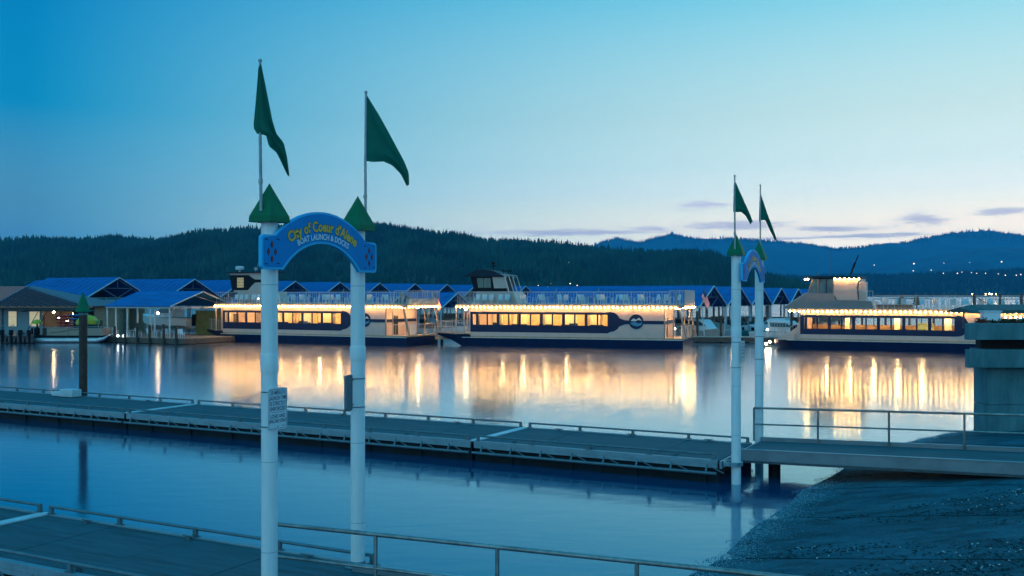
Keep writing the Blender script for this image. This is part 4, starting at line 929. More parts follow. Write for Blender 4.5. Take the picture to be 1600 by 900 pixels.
# ---------------------------------------------------------------- small boats
def motorboat(label, loc, rz, L=7, Bm=2.4, hullm=PLASTIC, cover=False, cabin=True, tower=False):
    root = empty('motorboat', loc, rz, label, 'boat', 'boats berthed in the marina')
    def ring(x, hw, zt, zk): return [(x, -hw, zt), (x, hw, zt), (x, hw*.85, .15+zk*.4), (x, 0, -.25+zk), (x, -hw*.85, .15+zk*.4)]
    MB().loft([ring(-L/2, Bm*.48, 1.0, 0), ring(0, Bm*.5, 1.05, 0), ring(L*.3, Bm*.40, 1.2, .15), ring(L*.45, Bm*.18, 1.36, .55), ring(L*.53, .04, 1.45, 1.1)]).build('hull', hullm, root, smooth=True)
    MB().box(-L*.46, L*.12, -Bm*.47, Bm*.47, 1.04, 1.10).build('gunwale', mat('teal_stripe', (.02,.22,.24), .4), root)
    if cover: MB().loft([[(x, -Bm*.46*s_, 1.12), (x, Bm*.46*s_, 1.12), (x, Bm*.2*s_, z), (x, -Bm*.2*s_, z)] for x, z, s_ in ((-L*.48, 1.3, 1), (-L*.1, 1.75, 1), (L*.1, 1.95, .9), (L*.42, 1.5, .4))]).build('canvas_cover', CANVAS if not cover == 2 else mat('tan_canvas', (.30,.26,.22), .8), root, smooth=True)
    elif cabin:
        MB().loft([[(x, -Bm*.38*s_, 1.1), (x, Bm*.38*s_, 1.1), (x-.25, Bm*.3*s_, z), (x-.25, -Bm*.3*s_, z)] for x, z, s_ in ((-L*.2, 2.35, 1), (L*.1, 2.3, 1), (L*.28, 1.4, .7))]).build('cabin', PLASTIC, root)
        MB().loft([[(x, -Bm*.39*s_, 1.62), (x, Bm*.39*s_, 1.62), (x-.2, Bm*.34*s_, z), (x-.2, -Bm*.34*s_, z)] for x, z, s_ in ((-L*.16, 2.12, 1), (L*.08, 2.1, 1), (L*.19, 1.72, .8))]).build('windscreen', mat('boat_glass', (.04,.09,.11), .08), root)
    if tower:
        f = MB()
        for sy in (-1, 1): f.path([(-.9, sy*Bm*.42, 1.1), (-.5, sy*Bm*.4, 2.3), (0, sy*Bm*.36, 2.75), (.9, sy*Bm*.4, 1.6)], .04, n=6)
        f.box(-.9, .5, -Bm*.4, Bm*.4, 2.72, 2.78); f.build('wake_tower', ALU, root)
    MB().box(-L/2-.35, -L/2, -.2, .2, .1, 1.25).box(-L/2-.45, -L/2-.02, -.24, .24, .85, 1.45).build('outboard', BLACK, root, bevel=.05)
    return root
k = 0
berth = [(1098,118,'white motorboat in the shed right of the middle boat stern',1,0,1,0),(1120,120,'tan covered runabout beside the walkway',0,2,0,0),(1167,117,'teal hulled wake boat with arched tower between the far gate posts',2,0,0,1),
  (1228,112,'white cabin cruiser just left of the right boat bow',0,0,1,0),(1212,124,'large white cabin cruiser under canvas canopy',0,0,1,0),(1190,134,'boat under dark canvas cover behind the far gate right post',0,1,0,0),(1140,132,'dark covered boat behind the far gate left post',0,1,0,0),
  (668,128,'white motorboat under the shed between left and middle boats',0,0,1,0),(690,124,'covered boat between left and middle boats',0,1,0,0),(1075,126,'motorboat glimpsed through the middle boat stern rails',0,0,1,0)]
for px, y, l, hm, cv_, cb, tw in berth:
    a = at(px, 461, y); motorboat(l, (a.x, a.y, .0), rnd.uniform(-.6, .1)-TH+(pi if rnd.random() < .5 else 0), 7.2 if y > 115 else 8.4, 2.6, [PLASTIC, mat('cream_hull', (.4,.37,.33), .4), TEALB][hm], cv_, cb, tw)
# speedboats on lifts under the left pavilion
for i, (px, y, l) in enumerate(((205+58, 118, 'white motorboat on a lift under the blue pavilion, left one'), (384-30, 121, 'teal white boat on a lift behind the left boat bow'))):
    a = at(px, 461, y); b = motorboat(l, (a.x, a.y, 1.5), -TH+pi, 8, 2.6, PLASTIC, 0, 1, 0)

# lit walkway with pedestals between middle and right boats
a = at(1084, 461, 107.5); L_ = 22
wk = dockbox('walkway_dock', 'long lit timber walkway between the middle and right cruise boats', (a.x-6, a.y+2.5), -R(9), 0, L_, 0, 2.6, .1, .62, mat('dock_board_pale', (.42,.36,.30), .7, var=.2, vs=4), piles=[(x, 2.4, zt) for x, zt in ((6.8, 3.4), (9.4, 2.9), (13.3, 2.7), (17.0, 3.6))])
Mw = Matrix.Translation((a.x-6, a.y+2.5, 0)) @ Matrix.Rotation(-R(9), 4, 'Z')
fl = MB(); rail(fl, [(14.6, 2.3, .63), (20.5, 2.3, .63)], 1.5, bal=.3, t=.03); o = fl.build('walkway_fence', RAILM); o.matrix_world = Mw; tag(o, 'white picket railing on the walkway beside the right boat bow', 'railing')
def pedestal(x, y, l, m=BULB2):
    r = empty('power_pedestal', Mw @ Vector((x, y, .62)), -R(9), l, 'pedestal', 'power pedestals along the walkway')
    MB().box(-.12, .12, -.12, .12, 0, .75).build('body', PLASTIC, r); MB().box(-.09, .09, -.09, .09, .752, .90).build('lamp', m, r); MB().box(-.14, .14, -.14, .14, .902, .95).build('lid', PLASTIC, r)
pedestal(4.3, 1.6, 'lit power pedestal just right of the middle boat stern'); pedestal(14.3, 1.1, 'bright lit pedestal right of the far gate right post'); pedestal(10.6, 1.8, 'lit pedestal between the far gate posts')
for i, (x, l) in enumerate(((17.3, 'black upright dock cart by the right boat bow'), (5.9, 'dark coiled hose reel beside the walkway pile'))):
    o = MB().rev([(.34, 0), (.38, .5), (.36, 1.2), (.2, 1.35)], (0, 0), 10).build('dock_bin', BLACK, smooth=True); o.location = Mw @ Vector((x, 1.5, .62)); tag(o, l, 'bin')
for i, (px, py) in enumerate(((1197, 537), (1203, 534))):
    y = 98.5+i; q = at(px, py, y); o = MB().ball((0, 0, 0), .11, BULB2).bar((0, 0, 0), (.2, .9, .3), .05, m=BLACK).build('floodlight'); o.location = q; tag(o, ['lower left floodlight glaring near the right boat bow', 'upper right floodlight glaring near the right boat bow'][i], 'lamp')
# gangplank between left and middle boats
g_ = empty('boarding_stage', M1 @ Vector((25.2, 4.6, .55)), -R(10), 'lit boarding stage with rails between left and middle boats', 'stage')
MB().box(0, 8.4, 0, 1.8, .0, .25).build('platform', mat('deck_tan', (.42,.30,.20)), g_); r_ = MB(); rail(r_, [(0, 0, .25), (8.4, 0, .25)], 1.1); rail(r_, [(0, 1.8, .25), (8.4, 1.8, .25)], 1.1); r_.build('railing', RAILM, g_)
MB().bar((1.0, 0, 1.35), (3.0, 0, .3), .08).build('stair_rail', RAILM, g_)
for x in (.5, 4.2, 8): MB().tube((x, .9, -1.2), (x, .9, 0), .16, n=8).build('pile', DARKW, g_)

# white lift frames beside the walkway
for i, (px, y, l) in enumerate(((1094, 112, 'white leaning lift frame below the striped flag'), (1138, 114, 'white leaning lift frame left of the far gate'))):
    q = at(px, 461, y); r = empty('lift_frame', (q.x, q.y, 0), -TH, l, 'frame', 'white boat lift frames')
    for dx in (-.5, .5): MB().bar((dx, 0, .5), (dx*.35, 0, 4.0), .11).build('leg', MATS['white_steel'], r)
    MB().bar((-.4, 0, 1.2), (.4, 0, 1.2), .08).build('cross_bar', MATS['white_steel'], r)

# ---------------------------------------------------------------- dock shop, left
q = at(30, 461, 116); sp0 = (q.x, q.y)
shop = empty('dock_shop', (q.x, q.y, 0), -R(5), 'low dock shop with seamed dark hip roof, far left', 'building')
ze, zr = 3.93, 6.24
ev = [(-9, -2.0), (9.6, -2.0), (9.6, 7.4), (-9, 7.4)]; A = (0, 2.7); Bp = (-9, 2.7)
# hip roof: near right slope with standing seams, left slope in rust red
rm = MB(); zt2 = zr
vs = [(-2.0, -2.0, ze), (10.0, -2.0, ze), (10.0, 7.4, ze), (-2.0, 7.4, ze), (.2, 1.6, zr), (1.6, 2.7, zr), (-14, -2.0, ze), (-14, 7.4, ze), (-14, 1.6, zr), (-14, 3, zr)]
rm.add([(-2.0,-2.0,ze), (10,-2.0,ze), (.2,1.6,zr)], [(0,1,2)]); rm.add([(10,-2.0,ze), (10,7.4,ze), (.2,3.0,zr), (.2,1.6,zr)], [(0,1,2,3)]); rm.add([(10,7.4,ze), (-14,7.4,ze), (-14,3,zr), (.2,3,zr)], [(0,1,2,3)]); rm.add([(-2,-2,ze-.12), (10,-2,ze-.12), (10,7.4,ze-.12), (-14,7.4,ze-.12), (-14,-2,ze-.12)], [(0,1,2,3,4)])
rm.build('roof', SEAMB, shop)
MB().add([(-14,-2.0,ze), (-2.02,-2.0,ze), (.18,1.6,zr), (-14,1.6,zr)], [(0,1,2,3)]).add([(-14,1.6,zr), (.18,1.6,zr), (.18,3,zr), (-14,3,zr)], [(0,1,2,3)]).build('rust_roof', RUST, shop)
sm = MB(); sa, sb_, sc = Vector((-2, -2, ze)), Vector((.2, 1.6, zr)), Vector((10, -2, ze)); so_ = Vector((0, -.02, .035))
for i in range(1, 12):                         # standing seams, from the hip down to the eave
    f_ = i/12; MB().bar(sa+(sb_-sa)*f_+so_, sa+(sc-sa)*f_+so_, .42, .06).build('seam', SEAM, shop)
MB().bar((-2.0, -2.0, ze+.05), (.2, 1.6, zr+.06), .22, .08).build('hip_cap', HIPC, shop)
MB().box(-14, 10, -2.06, -2.0, ze-.22, ze+.0).build('gutter', mat('rust_gutter', (.22,.11,.07), .5), shop)
wl = MB(); wl.box(-1.6, 3.2, -.6, -.5, .62, 3.95, SIDING); wl.box(3.2, 6.9, -.6, -.5, .62, 1.4, DARKW); wl.box(6.9, 9.4, -.6, -.5, .62, 3.95, BLACK); wl.box(3.2, 6.9, -.6, -.5, 3.4, 3.95, SIDING); wl.box(-14, -1.6, -.3, -.2, .62, 1.3, TANW); wl.box(-14, -1.6, -.3, -.2, 3.5, 3.95, TANW)
wl.box(-14, 9.4, 6.9, 7.0, .62, 3.95, CREAM); wl.box(9.3, 9.4, -.6, 6.9, .62, 3.95, TANW); wl.build('wall', None, shop)
MB().bar((-1.7, -.7, .6), (-1.7, -.7, ze), .22).build('corner_post', mat('teal_post', (.05,.16,.2), .6), shop)
MB().box(-14, 9.3, -.15, 6.85, .55, .62).build('floor', WOOD, shop)
sh_ = MB()
for i in range(7): sh_.box(-12+i*3.0, -11.2+i*3.0, 3.5, 4.0, .62, 2.3+.3*(i % 3))
sh_.build('shelf', WOOD, shop)
for x0_, x1_, l in ((-1.0, .15, 0), (1.55, 2.95, 0)):
    f = MB(); f.box(x0_, x1_, -.66, -.605, 1.5, 1.58); f.box(x0_, x1_, -.66, -.605, 3.3, 3.38); f.box(x0_, x0_+.08, -.66, -.605, 1.581, 3.299); f.box(x1_-.08, x1_, -.66, -.605, 1.581, 3.299)
    f = f.build('window', SIDING, shop); MB().box(x0_+.08, x1_-.08, -.64, -.62, 1.58, 3.3).build('pane', mat('lit_window', (.4,.35,.2), .3, var=.5, vs=2.5, emit=(1,.85,.5), es=.35), f)
for i, (x, y, z) in enumerate(((-12.5, 1, 3.3), (-9.5, .4, 3.2), (-6.5, 1, 3.3), (-3.5, .5, 3.3), (3.7, .9, 3.2), (4.6, .4, 2.6), (5.6, .5, 2.2), (6.2, .8, 3.0))):
    MB().ball((x, y, z), .12, BULB2 if i != 5 else COOL).build('ceiling_lamp', None, shop)
dockbox('shop_dock', 'timber dock the far left shop stands on', sp0, -R(5), -16, 12.5, -2.9, 7.6, .05, .55, TB_)
ann = empty('tan_hut', (at(165, 461, 122).x, 122, 0), -R(12), 'flat roofed tan hut with glass door between shop and pavilion', 'building')
MB().box(-4.2, 3.2, 0, 4, 4.15, 4.4).build('roof', mat('grey_fascia', (.25,.27,.28), .6), ann)
MB().box(-4.0, -3.0, .3, .5, .5, 4.14, BLACK).box(-3.0, -2.7, .3, .5, .5, 4.14, TANW).box(-.3, 0, .3, .5, .5, 4.14, DARKW).box(0, 2.9, .25, .5, .5, 4.14, TANW).box(-4, 3, 3.6, 3.8, .5, 4.14, TANW).build('wall', None, ann)
f = MB().box(-2.68, -.32, .32, .46, 3.7, 4.13).box(-1.55, -1.45, .32, .46, .5, 3.69).build('glass_door', DARKW, ann); MB().box(-2.68, -.32, .38, .41, .5, 3.69).build('pane', mat('dim_glass', (.10,.22,.28), .1, var=.5, vs=1), f)
MB().box(-2.5, -.5, 1.2, 1.25, 2.9, 3.05).build('lamp', mat('dim_cool_glow', (.5,.6,.6), .5, emit=(.6,.85,1), es=1.5), ann)
# pontoon boat in front of the shop
q = at(62, 461, 108.0); pb = empty('pontoon_boat', (q.x, q.y, 0), -R(1.5)+R(0), 'tan sided pontoon boat with silver float moored before the shop', 'boat')
MB().tube((-.6, 0, .28), (6.3, 0, .30), .30, n=12).loft([[(6.3, .0+.3*cos(a), .3+.3*sin(a)) for a in [2*pi*i/12 for i in range(12)]], [(7.1, .2*cos(a), .5+.2*sin(a)) for a in [2*pi*i/12 for i in range(12)]], [(7.75, .02*cos(a), .95+.02*sin(a)) for a in [2*pi*i/12 for i in range(12)]]]).build('pontoon', mat('pontoon_silver', (.55,.58,.6), .3, .5), pb, smooth=True)
MB().tube((-.6, 2.2, .28), (6.5, 2.2, .30), .30, n=12).build('pontoon', MATS['pontoon_silver'], pb, smooth=True)
MB().box(-.6, 7.0, -.15, 2.35, .62, .78).build('deck', BLACK, pb)
MB().box(.9, 6.8, -.16, -.11, .82, 1.62).build('side_panel', TANP, pb); MB().box(6.76, 6.8, -.1, 2.3, .82, 1.62).build('side_panel', TANP, pb)
t_ = MB()
for x in (.9, 3.2, 5.1, 6.8): t_.bar((x, -.18, .78), (x, -.18, 1.74), .05)
t_.bar((.3, -.18, 1.70), (7.0, -.18, 1.78), .06); t_.bar((6.9, -.18, 1.74), (6.9, 2.3, 1.74), .05); t_.build('fence_rail', ALU, pb)
MB().path([(1.2, -.19, 1.1), (2.2, -.19, 1.2), (3.3, -.19, 1.42), (4.6, -.19, 1.5)], .02, n=5).build('hull_line', BLACK, pb)
t_ = MB()
for x in (-.2, 3.6): t_.bar((x-1.4, .1, 1.0), (x, .1, 3.45), .05); t_.bar((x-1.4, 2.1, 1.0), (x, 2.1, 3.45), .05)
t_.build('bimini_frame', BLACK, pb)
MB().prism([(-2.3, 3.38), (-1.5, 3.62), (2.5, 3.68), (4.9, 3.55), (5.2, 3.42), (2.5, 3.46)], -.1, 2.3).build('bimini_top', mat('dark_canvas_top', (.015,.035,.035), .85), pb)
MB().box(-1.2, -.62, .7, 1.3, .1, .9).box(-1.35, -.6, .68, 1.32, .9, 1.6).build('outboard', BLACK, pb, bevel=.08)
MB().box(.2, 2.4, 1.4, 2.0, .78, 1.35).box(4, 6, .3, .9, .78, 1.4).build('seat', mat('grey_vinyl', (.18,.22,.24), .5), pb)
obm = MB().box(-.25, .25, -.22, .22, .85, 1.45).box(-.14, .14, -.12, .12, -.2, .85).mesh('outboard', BLACK)
for i in range(4):
    q = at(4+i*14, 461, 107.5-i*.3)
    r = empty('runabout', (q.x, q.y, 0), -R(80)+i*.05, ['leftmost dark runabout moored stern out before the shop', 'second dark runabout moored stern out before the shop', 'third dark runabout moored stern out before the shop', 'fourth dark runabout nearest the pontoon boat'][i], 'boat', 'dark runabouts moored stern out before the shop')
    def ring(x, hw, zt, zk): return [(x, -hw, zt), (x, hw, zt), (x, hw*.8, .1+zk), (x, -hw*.8, .1+zk)]
    MB().loft([ring(0, .42, .8, 0), ring(-3.5, .44, .85, 0), ring(-5.2, .1, 1.1, .5)]).build('hull', mat('dark_hull', (.02,.04,.05), .3), r)
    MB().box(.02, .30, -.2, .2, .85, 1.45).box(.06, .25, -.09, .09, -.2, .85).build('outboard', BLACK, r, bevel=.02)
    f = MB(); f.path([(-.3, -.38, .8), (-.4, -.36, 1.7), (-.6, 0, 2.0), (-.4, .36, 1.7), (-.3, .38, .8)], .03, n=6).build('grab_arch', ALU, r)
# kayaks on a rack and lime shells
kr = empty('kayak_rack', (at(108, 461, 113.6).x, 113.6, .55), -R(5), 'rack stacked with kayaks outside the shop', 'rack')
for x in (-1.1, 1.6): MB().bar((x, .2, 0), (x, .2, 2.95), .08).bar((x, -.5, .9), (x, .5, .9), .06).build('upright', DARKW, kr)
def kayak(label, x, z, m, L=3.4):
    o = MB().loft([[(a, .26*s*cos(t), .16*s*sin(t)) for t in [2*pi*i/8 for i in range(8)]] for a, s in ((-L/2, .05), (-L*.35, .7), (0, 1), (L*.35, .7), (L/2, .05))]).build('kayak', m, smooth=True)
    o.location = Matrix.Translation((at(108, 461, 113.6).x, 113.6, .55)) @ Matrix.Rotation(-R(5), 4, 'Z') @ Vector((x, -.25, z)); o.rotation_euler.z = -R(5); tag(o, label, 'kayak')
for i in range(4): kayak('red kayak, %s on the rack' % ['lowest', 'second from bottom', 'third from bottom', 'uppermost red one'][i], -.2-.1*i, 1.15+.36*i, REDP, 2.2+.0*i)
for i in range(3): kayak('blue kayak on the rack, %s' % ['lowest', 'middle', 'top one'][i], 1.5-.1*i, 1.5+.42*i, BLUEP, 3.0)
for i, (px, py, s, l) in enumerate(((58, 500, .55, 'small lime dome shell before the lit shop window'), (137, 501, 1.25, 'large lime shell slide beside the green capped pile'), (156, 502, .6, 'round pale green ball beside the lime shell'))):
    o = MB().rev([(s, 0), (s*.95, s*.35), (s*.6, s*.75), (s*.1, s*.9)], (0, 0), 14).build('lime_shell', YELL if i < 2 else mat('sage_ball', (.16,.24,.08), .6), smooth=True); q = at(px, 461, 112.5); o.location = (q.x, 112.5, 1.85 if i else 1.95); tag(o, l, 'float toy')
    MB().rev([(.1, -1.3), (.1, 0)], (0, 0), 8).build('stand', BLACK, o)

# ---------------------------------------------------------------- concrete pier, right
pr = empty('concrete_pier', (17.2, 36, 0), 0, 'weathered concrete pier wall with double cap beam at the right edge', 'pier')
for i_, (a_, b_) in enumerate(((0, 2.4), (2.4, 4.8), (4.8, 7.2), (7.2, 16))):
    for z0_, z1_ in ((-.6, 1.22), (1.235, 2.60)): MB().box(a_+(.008 if i_ else 0), b_, 0.004*i_, 1.1, z0_, z1_).build('wall', CONC, pr, bevel=.008)
MB().box(-.88, 16, -.45, -.12, 2.602, 3.25).build('lower_beam', CONC, pr, bevel=.012); MB().box(-.2, 16, -.118, 1.0, 2.61, 3.24).build('inner_beam', CONC, pr)
MB().box(-.90, 16, -.48, -.12, 3.60, 4.18).build('upper_beam', CONC, pr, bevel=.012); MB().box(-.2, 16, -.118, 1.0, 3.61, 4.17).build('inner_beam', CONC, pr)
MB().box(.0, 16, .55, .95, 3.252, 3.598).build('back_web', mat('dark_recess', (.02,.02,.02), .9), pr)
for x in (2.6, 6, 9, 12): MB().box(x, x+.35, -.3, .4, 3.252, 3.598).build('spacer', CONC, pr)
MB().tube((1.9, -.3, 3.26), (1.9, -.3, 3.6), .05, n=8).tube((2.15, -.3, 3.26), (2.15, -.3, 3.6), .05, n=8).build('anchor_bolt', ALU, pr)
MB().box(2.95, 16, .38, .5, 3.27, 3.56).build('conduit_panel', mat('pale_conduit', (.22,.33,.40), .4), pr)
MB().slab([(.4, 1.05), (20, 1.05), (22, 9.5), (4.6, 9.5)], 3.7, 4.1).build('promenade_slab', CONC, pr)
def plant(label, x, y, r, cols):
    mb = MB()
    for _ in range(int(260*r/.4)):
        d = Vector((rnd.gauss(0, 1), rnd.gauss(0, 1), abs(rnd.gauss(0, .8)))).normalized()*r*rnd.uniform(.4, 1); d.z *= .7
        a = Vector((rnd.gauss(0, 1), rnd.gauss(0, 1), rnd.gauss(0, 1))).normalized()*.05; b = a.cross(Vector((rnd.random(), rnd.random(), 1))).normalized()*.022
        mb.add([d-a, d+b, d+a, d-b], [(0,1,2,3)], cols[0 if rnd.random() < .8 else 1])
    o = mb.build('flower_plant'); o.location = (x, y, 4.19); tag(o, label, 'plant')
    return o
FLW = mat('red_bloom', (.22,.05,.03), .7, var=.3)
for i, (px, r, l) in enumerate(((1534, .30, 'rust red bushy plant on the left end of the pier cap'), (1552, .16, 'small dark plant by the white cabinet on the pier'), (1568, .24, 'dark leafy plant on the pier cap, middle one'), (1585, .20, 'dark rounded plant on the pier cap near the frame edge'), (1599, .22, 'dark plant cut by the right frame edge'))):
    q = at(px, 461, 36.4); plant(l, q.x, 36.4, r, (LEAF if i else FLW, FLW if i != 4 else LEAF))
q = at(1549, 461, 40); o = MB().box(-.36, .30, -.2, .2, .0, .68).box(-.4, .34, -.24, .24, .68, .72).build('white_cabinet', PLASTIC, bevel=.01); o.location = (q.x, 40, 4.1-.25); tag(o, 'pale cabinet standing under the dark canopy on the pier', 'cabinet')
q = at(1545, 461, 42); cn_ = empty('pier_canopy', (q.x, 42, 4.1), 0, 'dark canopy with warm bulbs beneath, above the pier at right edge', 'canopy')
MB().loft([[(x, y, z-4.1) for y, z in ((0, 4.42), (0, 4.56+b_), (1.6, 4.78+b_), (3.2, 4.56+b_), (3.2, 4.42))] for x, b_ in ((-.55, -.12), (.0, .0), (7, .04))]).build('roof', mat('teal_canvas', (.03,.08,.085), .7, var=.2), cn_)
cs = MB().bar((.7, .1, .2), (6.5, .1, .2), .015).build('light_string', BLACK, cn_)
bm2 = MB().ball((0, 0, 0), .04, BULB, n=6, k=4).mesh('canopy_bulb')
for i in range(14): o = ob('bulb', bm2, cs); o.location = (.75+i*.21, .08, .16)
for x in (.3, 3.5, 6.5): MB().bar((x, 3.0, -.4), (x, 3.0, .4), .06).build('post', ALUD, cn_)
r_ = MB(); rail(r_, [(.9, -.6, -.3), (6.5, -.6, -.3)], .42, bal=.07, t=.02, m=PLASTIC); o = r_.build('white_pickets', PLASTIC); o.location = (q.x, 42, 4.1); tag(o, 'low white picket fence on the pier under the canopy bulbs', 'fence')

# ---------------------------------------------------------------- hills, mountains, forest
def prof(pts, px): return float(np.interp(px, [a for a, _ in pts], [b for _, b in pts]))
def hillmesh(pts, d0, d1, back, drop, amp, nz, px0=-1400, px1=3000, step=14, shore_py=None):
    """terrain whose skyline from the landing follows pts; rows go from the shore d0 up to the ridge d1 and down behind"""
    cols = list(range(px0, px1+1, step)); T = [0, .03, .12, .25, .4, .55, .7, .82, .92, 1.0, 1.08, 1.3, back]
    ph = [rnd.uniform(0, 6) for _ in range(8)]; vs = []
    for t in T:
        for px in cols:
            k = (px-800)/1555.6; a = math.atan(k)
            zr_ = H+(461-prof(pts, px))/1555.6*d1-drop; zr_ = max(zr_, -2)
            d = d0+(d1-d0)*t
            f = (t**.8 if t < 1 else max(0, 1-(t-1)*1.1)) if t <= 1 or True else 1
            gul = amp*(sin(a*23+ph[0]+t*2)+.6*sin(a*51+ph[1]-t*3)+.4*sin(a*97+ph[2]+t*5))*(t*(1-t)*4 if t < 1 else 0)
            z = zr_*f+gul*(zr_/(abs(zr_)+20)) if t > 0 else -3
            vs.append((k*d, d, z))
    n = len(cols); fs = [(i*n+j, i*n+j+1, (i+1)*n+j+1, (i+1)*n+j) for i in range(len(T)-1) for j in range(n-1)]
    mb = MB().add(vs, fs); return mb, cols, T, vs
HILL = [(-1400, 330), (-900, 350), (-300, 362), (0, 374), (60, 371), (120, 375), (180, 371), (240, 376), (300, 368), (340, 361), (400, 356), (470, 350), (540, 348), (600, 351), (640, 356), (700, 368), (740, 375), (800, 376), (850, 377), (900, 383), (960, 390), (1020, 393), (1080, 393), (1110, 399), (1150, 414), (1190, 427), (1230, 440), (1262, 452), (1300, 463), (3000, 466)]
LOW = [(-1400, 455), (1000, 455), (1100, 432), (1190, 427), (1250, 430), (1320, 427), (1400, 427), (1500, 423), (1600, 419), (1900, 405), (2400, 400), (3000, 415)]
MIDR = [(-1400, 461), (1150, 461), (1250, 445), (1330, 425), (1400, 410), (1480, 394), (1530, 385), (1600, 384), (1750, 372), (2000, 380), (2500, 390), (3000, 400)]
FAR = [(-1400, 430), (500, 420), (860, 395), (925, 383), (962, 371), (1000, 377), (1050, 363), (1085, 371), (1140, 371), (1200, 375), (1260, 382), (1300, 387), (1350, 385), (1400, 381), (1440, 372), (1480, 363), (1545, 358), (1570, 363), (1600, 366), (1700, 352), (1900, 360), (2300, 372), (3000, 380)]
GRD = mat('forest_floor', (.022,.04,.02), .95, var=.5, vs=.01)
MTN = mat('far_forest_hazed', (.015,.12,.16), 1, var=.35, vs=.004, spec=.05)  # forest colour lifted towards blue, so part of the haze is painted in
TREE = mat('conifer_foliage', (.006,.030,.022), .9, var=.6, vs=.012, spec=.05, col2=(.030,.115,.070))
TREE2 = mat('far_conifer_foliage', (.015,.035,.02), .95, var=.5, vs=.01, spec=.05)
def conifers(name, label, pts, hm, n, d0, d1, hmin, hmax, tiers, sides, m, px0, px1, ridge=.25):
    mb, cols, T, vs = hm; V = []; F = []; nc = len(cols); step = cols[1]-cols[0]; base = cols[0]
    A = np.array(vs).reshape(len(T), nc, 3)
    for _ in range(n):
        t = (1.0-abs(rnd.gauss(0, .05))) if rnd.random() < ridge else rnd.random()**.8
        px = rnd.uniform(px0, px1)
        if prof(pts, px) > 461.5 and name != 'x': continue
        if rnd.random() < .5 and t > .9: px += 4*sin(px*.09)
        j = min(nc-2, max(0, int((px-base)//step))); fj = (px-cols[j])/step
        i = max(0, min(len(T)-2, int(np.searchsorted(T, t)-1))); fi = (t-T[i])/(T[i+1]-T[i])
        p = (A[i, j]*(1-fj)+A[i, j+1]*fj)*(1-fi)+(A[i+1, j]*(1-fj)+A[i+1, j+1]*fj)*fi
        if p[2] < .5: continue
        h = rnd.uniform(hmin, hmax)*(1.0+(.25*rnd.random() if rnd.random() < .2 else 0)); r = h*rnd.uniform(.15, .24); a0 = rnd.random()*6
        if rnd.random() < .25: r *= 1.35; h *= .8
        lean = rnd.gauss(0, .02)*h
        for k in range(tiers):
            zb = h*(.06+.30*k*3/tiers/1.0*.95); zt_ = min(h, zb+h*.5) if k < tiers-1 else h; rr = r*(1-.85*k/tiers)*rnd.uniform(.85, 1.1)
            o = len(V)
            for s in range(sides):
                q = a0+k+2*pi*s/sides; q2 = rr*rnd.uniform(.75, 1.15); V.append((p[0]+q2*cos(q), p[1]+q2*sin(q), p[2]+zb-h*.05*rnd.random()))
            V.append((p[0]+lean, p[1], p[2]+zt_))
            for s in range(sides): F.append((o+s, o+(s+1) % sides, o+sides))
    me = bpy.data.meshes.new(name); me.from_pydata(V, [], F); me.materials.append(m); me.update()
    o = ob(name, me); return tag(o, label, 'forest', kind='stuff')
h1 = hillmesh(HILL, 1150, 1750, 1.6, 9, 14, 1)
o = struct(h1[0].build('hill', GRD, smooth=True)); o['label'] = 'dark wooded hill across the bay behind the boats'
conifers('conifer_forest', 'dense dark conifer forest covering the nearer hill', HILL, h1, 20000, 1150, 1750, 6, 17, 3, 5, TREE, -150, 1275)
h2 = hillmesh(LOW, 3000, 3600, 1.6, 14, 8, 1, px0=800)
o = struct(h2[0].build('shore_ridge', GRD, smooth=True)); o['label'] = 'low dark ridge across the lake at the right'
conifers('far_woods', 'dark woods on the low ridge across the lake', LOW, h2, 7000, 3000, 3600, 9, 20, 1, 4, TREE2, 1130, 1720)
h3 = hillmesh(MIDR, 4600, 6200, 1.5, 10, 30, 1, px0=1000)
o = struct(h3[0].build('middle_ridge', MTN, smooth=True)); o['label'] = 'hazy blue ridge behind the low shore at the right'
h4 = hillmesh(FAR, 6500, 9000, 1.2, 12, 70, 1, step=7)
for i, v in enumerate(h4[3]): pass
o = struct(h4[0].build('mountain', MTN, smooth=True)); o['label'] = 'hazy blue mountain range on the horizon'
conifers('ridge_woods', 'fine fringe of trees along the far mountain skyline', FAR, h4, 2600, 6500, 9000, 14, 34, 1, 4, TREE2, 900, 1700, ridge=1.0)
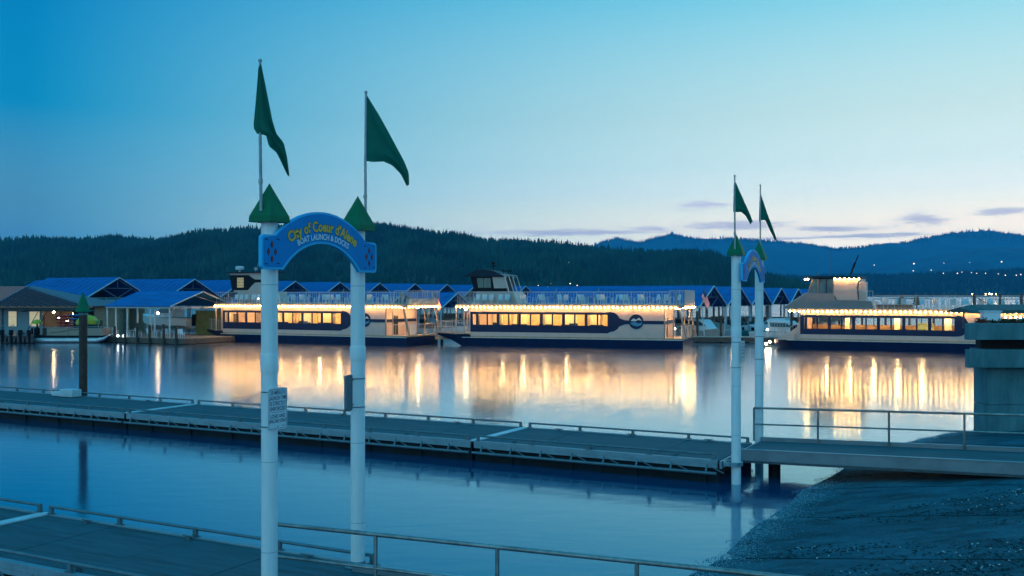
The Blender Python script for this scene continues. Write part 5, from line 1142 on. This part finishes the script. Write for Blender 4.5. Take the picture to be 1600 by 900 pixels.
# lights of houses across the lake
HL = [(1428, 412, 3100), (1475, 411, 4700), (1427, 423, 3050), (1474, 427, 3050), (1496, 427, 3050), (1503, 425, 3050), (1515, 410, 4700), (1518, 426, 3050), (1526, 427, 3050), (1540, 427, 3050), (1560, 428, 3050), (1571, 430, 3050), (1588, 430, 3050), (1565, 409, 4650), (1595, 429, 3050), (1366, 414, 4800), (1455, 422, 3050),
      (862, 444, 1180), (891, 443, 1180), (889, 410, 1450), (841, 446, 1160), (902, 446, 1160)]
_o = sorted(range(17), key=lambda i: HL[i][0]); ORD2 = ORD+['thirteenth', 'fourteenth', 'fifteenth', 'sixteenth', 'seventeenth']; HO = {i: ORD2[k] for k, i in enumerate(_o)}
for i, (px, py, d) in enumerate(HL):
    q = at(px, py, d); r_ = d*.00052*(1.3 if i in (17, 0, 13) else rnd.uniform(.6, 1))
    o = MB().ball((0, 0, 0), r_, HOUSEL, n=6, k=4).build('house_light'); o.location = q
    tag(o, ('tiny house light, %s from the left, on the dark far shore at the right' % HO[i]) if i < 17 else ['brightest orange house light at the foot of the hill above the middle boat', 'house light just right of the brightest one under the hill', 'lone faint light high on the wooded hill', 'faint light left of the brightest one under the hill', 'faint light, last to the right under the wooded hill'][i-17], 'light', 'house lights across the lake' if i < 17 else 'house lights under the wooded hill')
for i, (px, py) in enumerate(((1519, 460), (1540, 460), (1546, 459), (1550, 460), (1556, 460))):
    q = at(px, py, 700); o = MB().ball((0, 0, 0), .40, BULB2, n=6, k=4).tube((0, 0, -5.2), (0, 0, -.3), .08, m=BLACK).build('shore_lamp'); o.location = q; tag(o, 'distant warm lamp, %s from the left, low over the far water' % ORD[i], 'lamp', 'lamps over the far water')
# ---------------------------------------------------------------- evening air
hz = MB().box(-9000, 9000, -400, 11700, -3.0, 720).build('haze')
hm_ = bpy.data.materials.new('evening_air'); hm_.use_nodes = True; t = hm_.node_tree; t.nodes.clear()
v = t.nodes.new('ShaderNodeVolumePrincipled'); v.inputs['Color'].default_value = (.06, .50, 1.0, 1); v.inputs['Density'].default_value = 1.2e-4; v.inputs['Anisotropy'].default_value = .35
o_ = t.nodes.new('ShaderNodeOutputMaterial'); t.links.new(v.outputs[0], o_.inputs['Volume']); hz.data.materials.clear(); hz.data.materials.append(hm_); hz['kind'] = 'stuff'; hz['label'] = 'thin blue evening haze over the lake and hills'
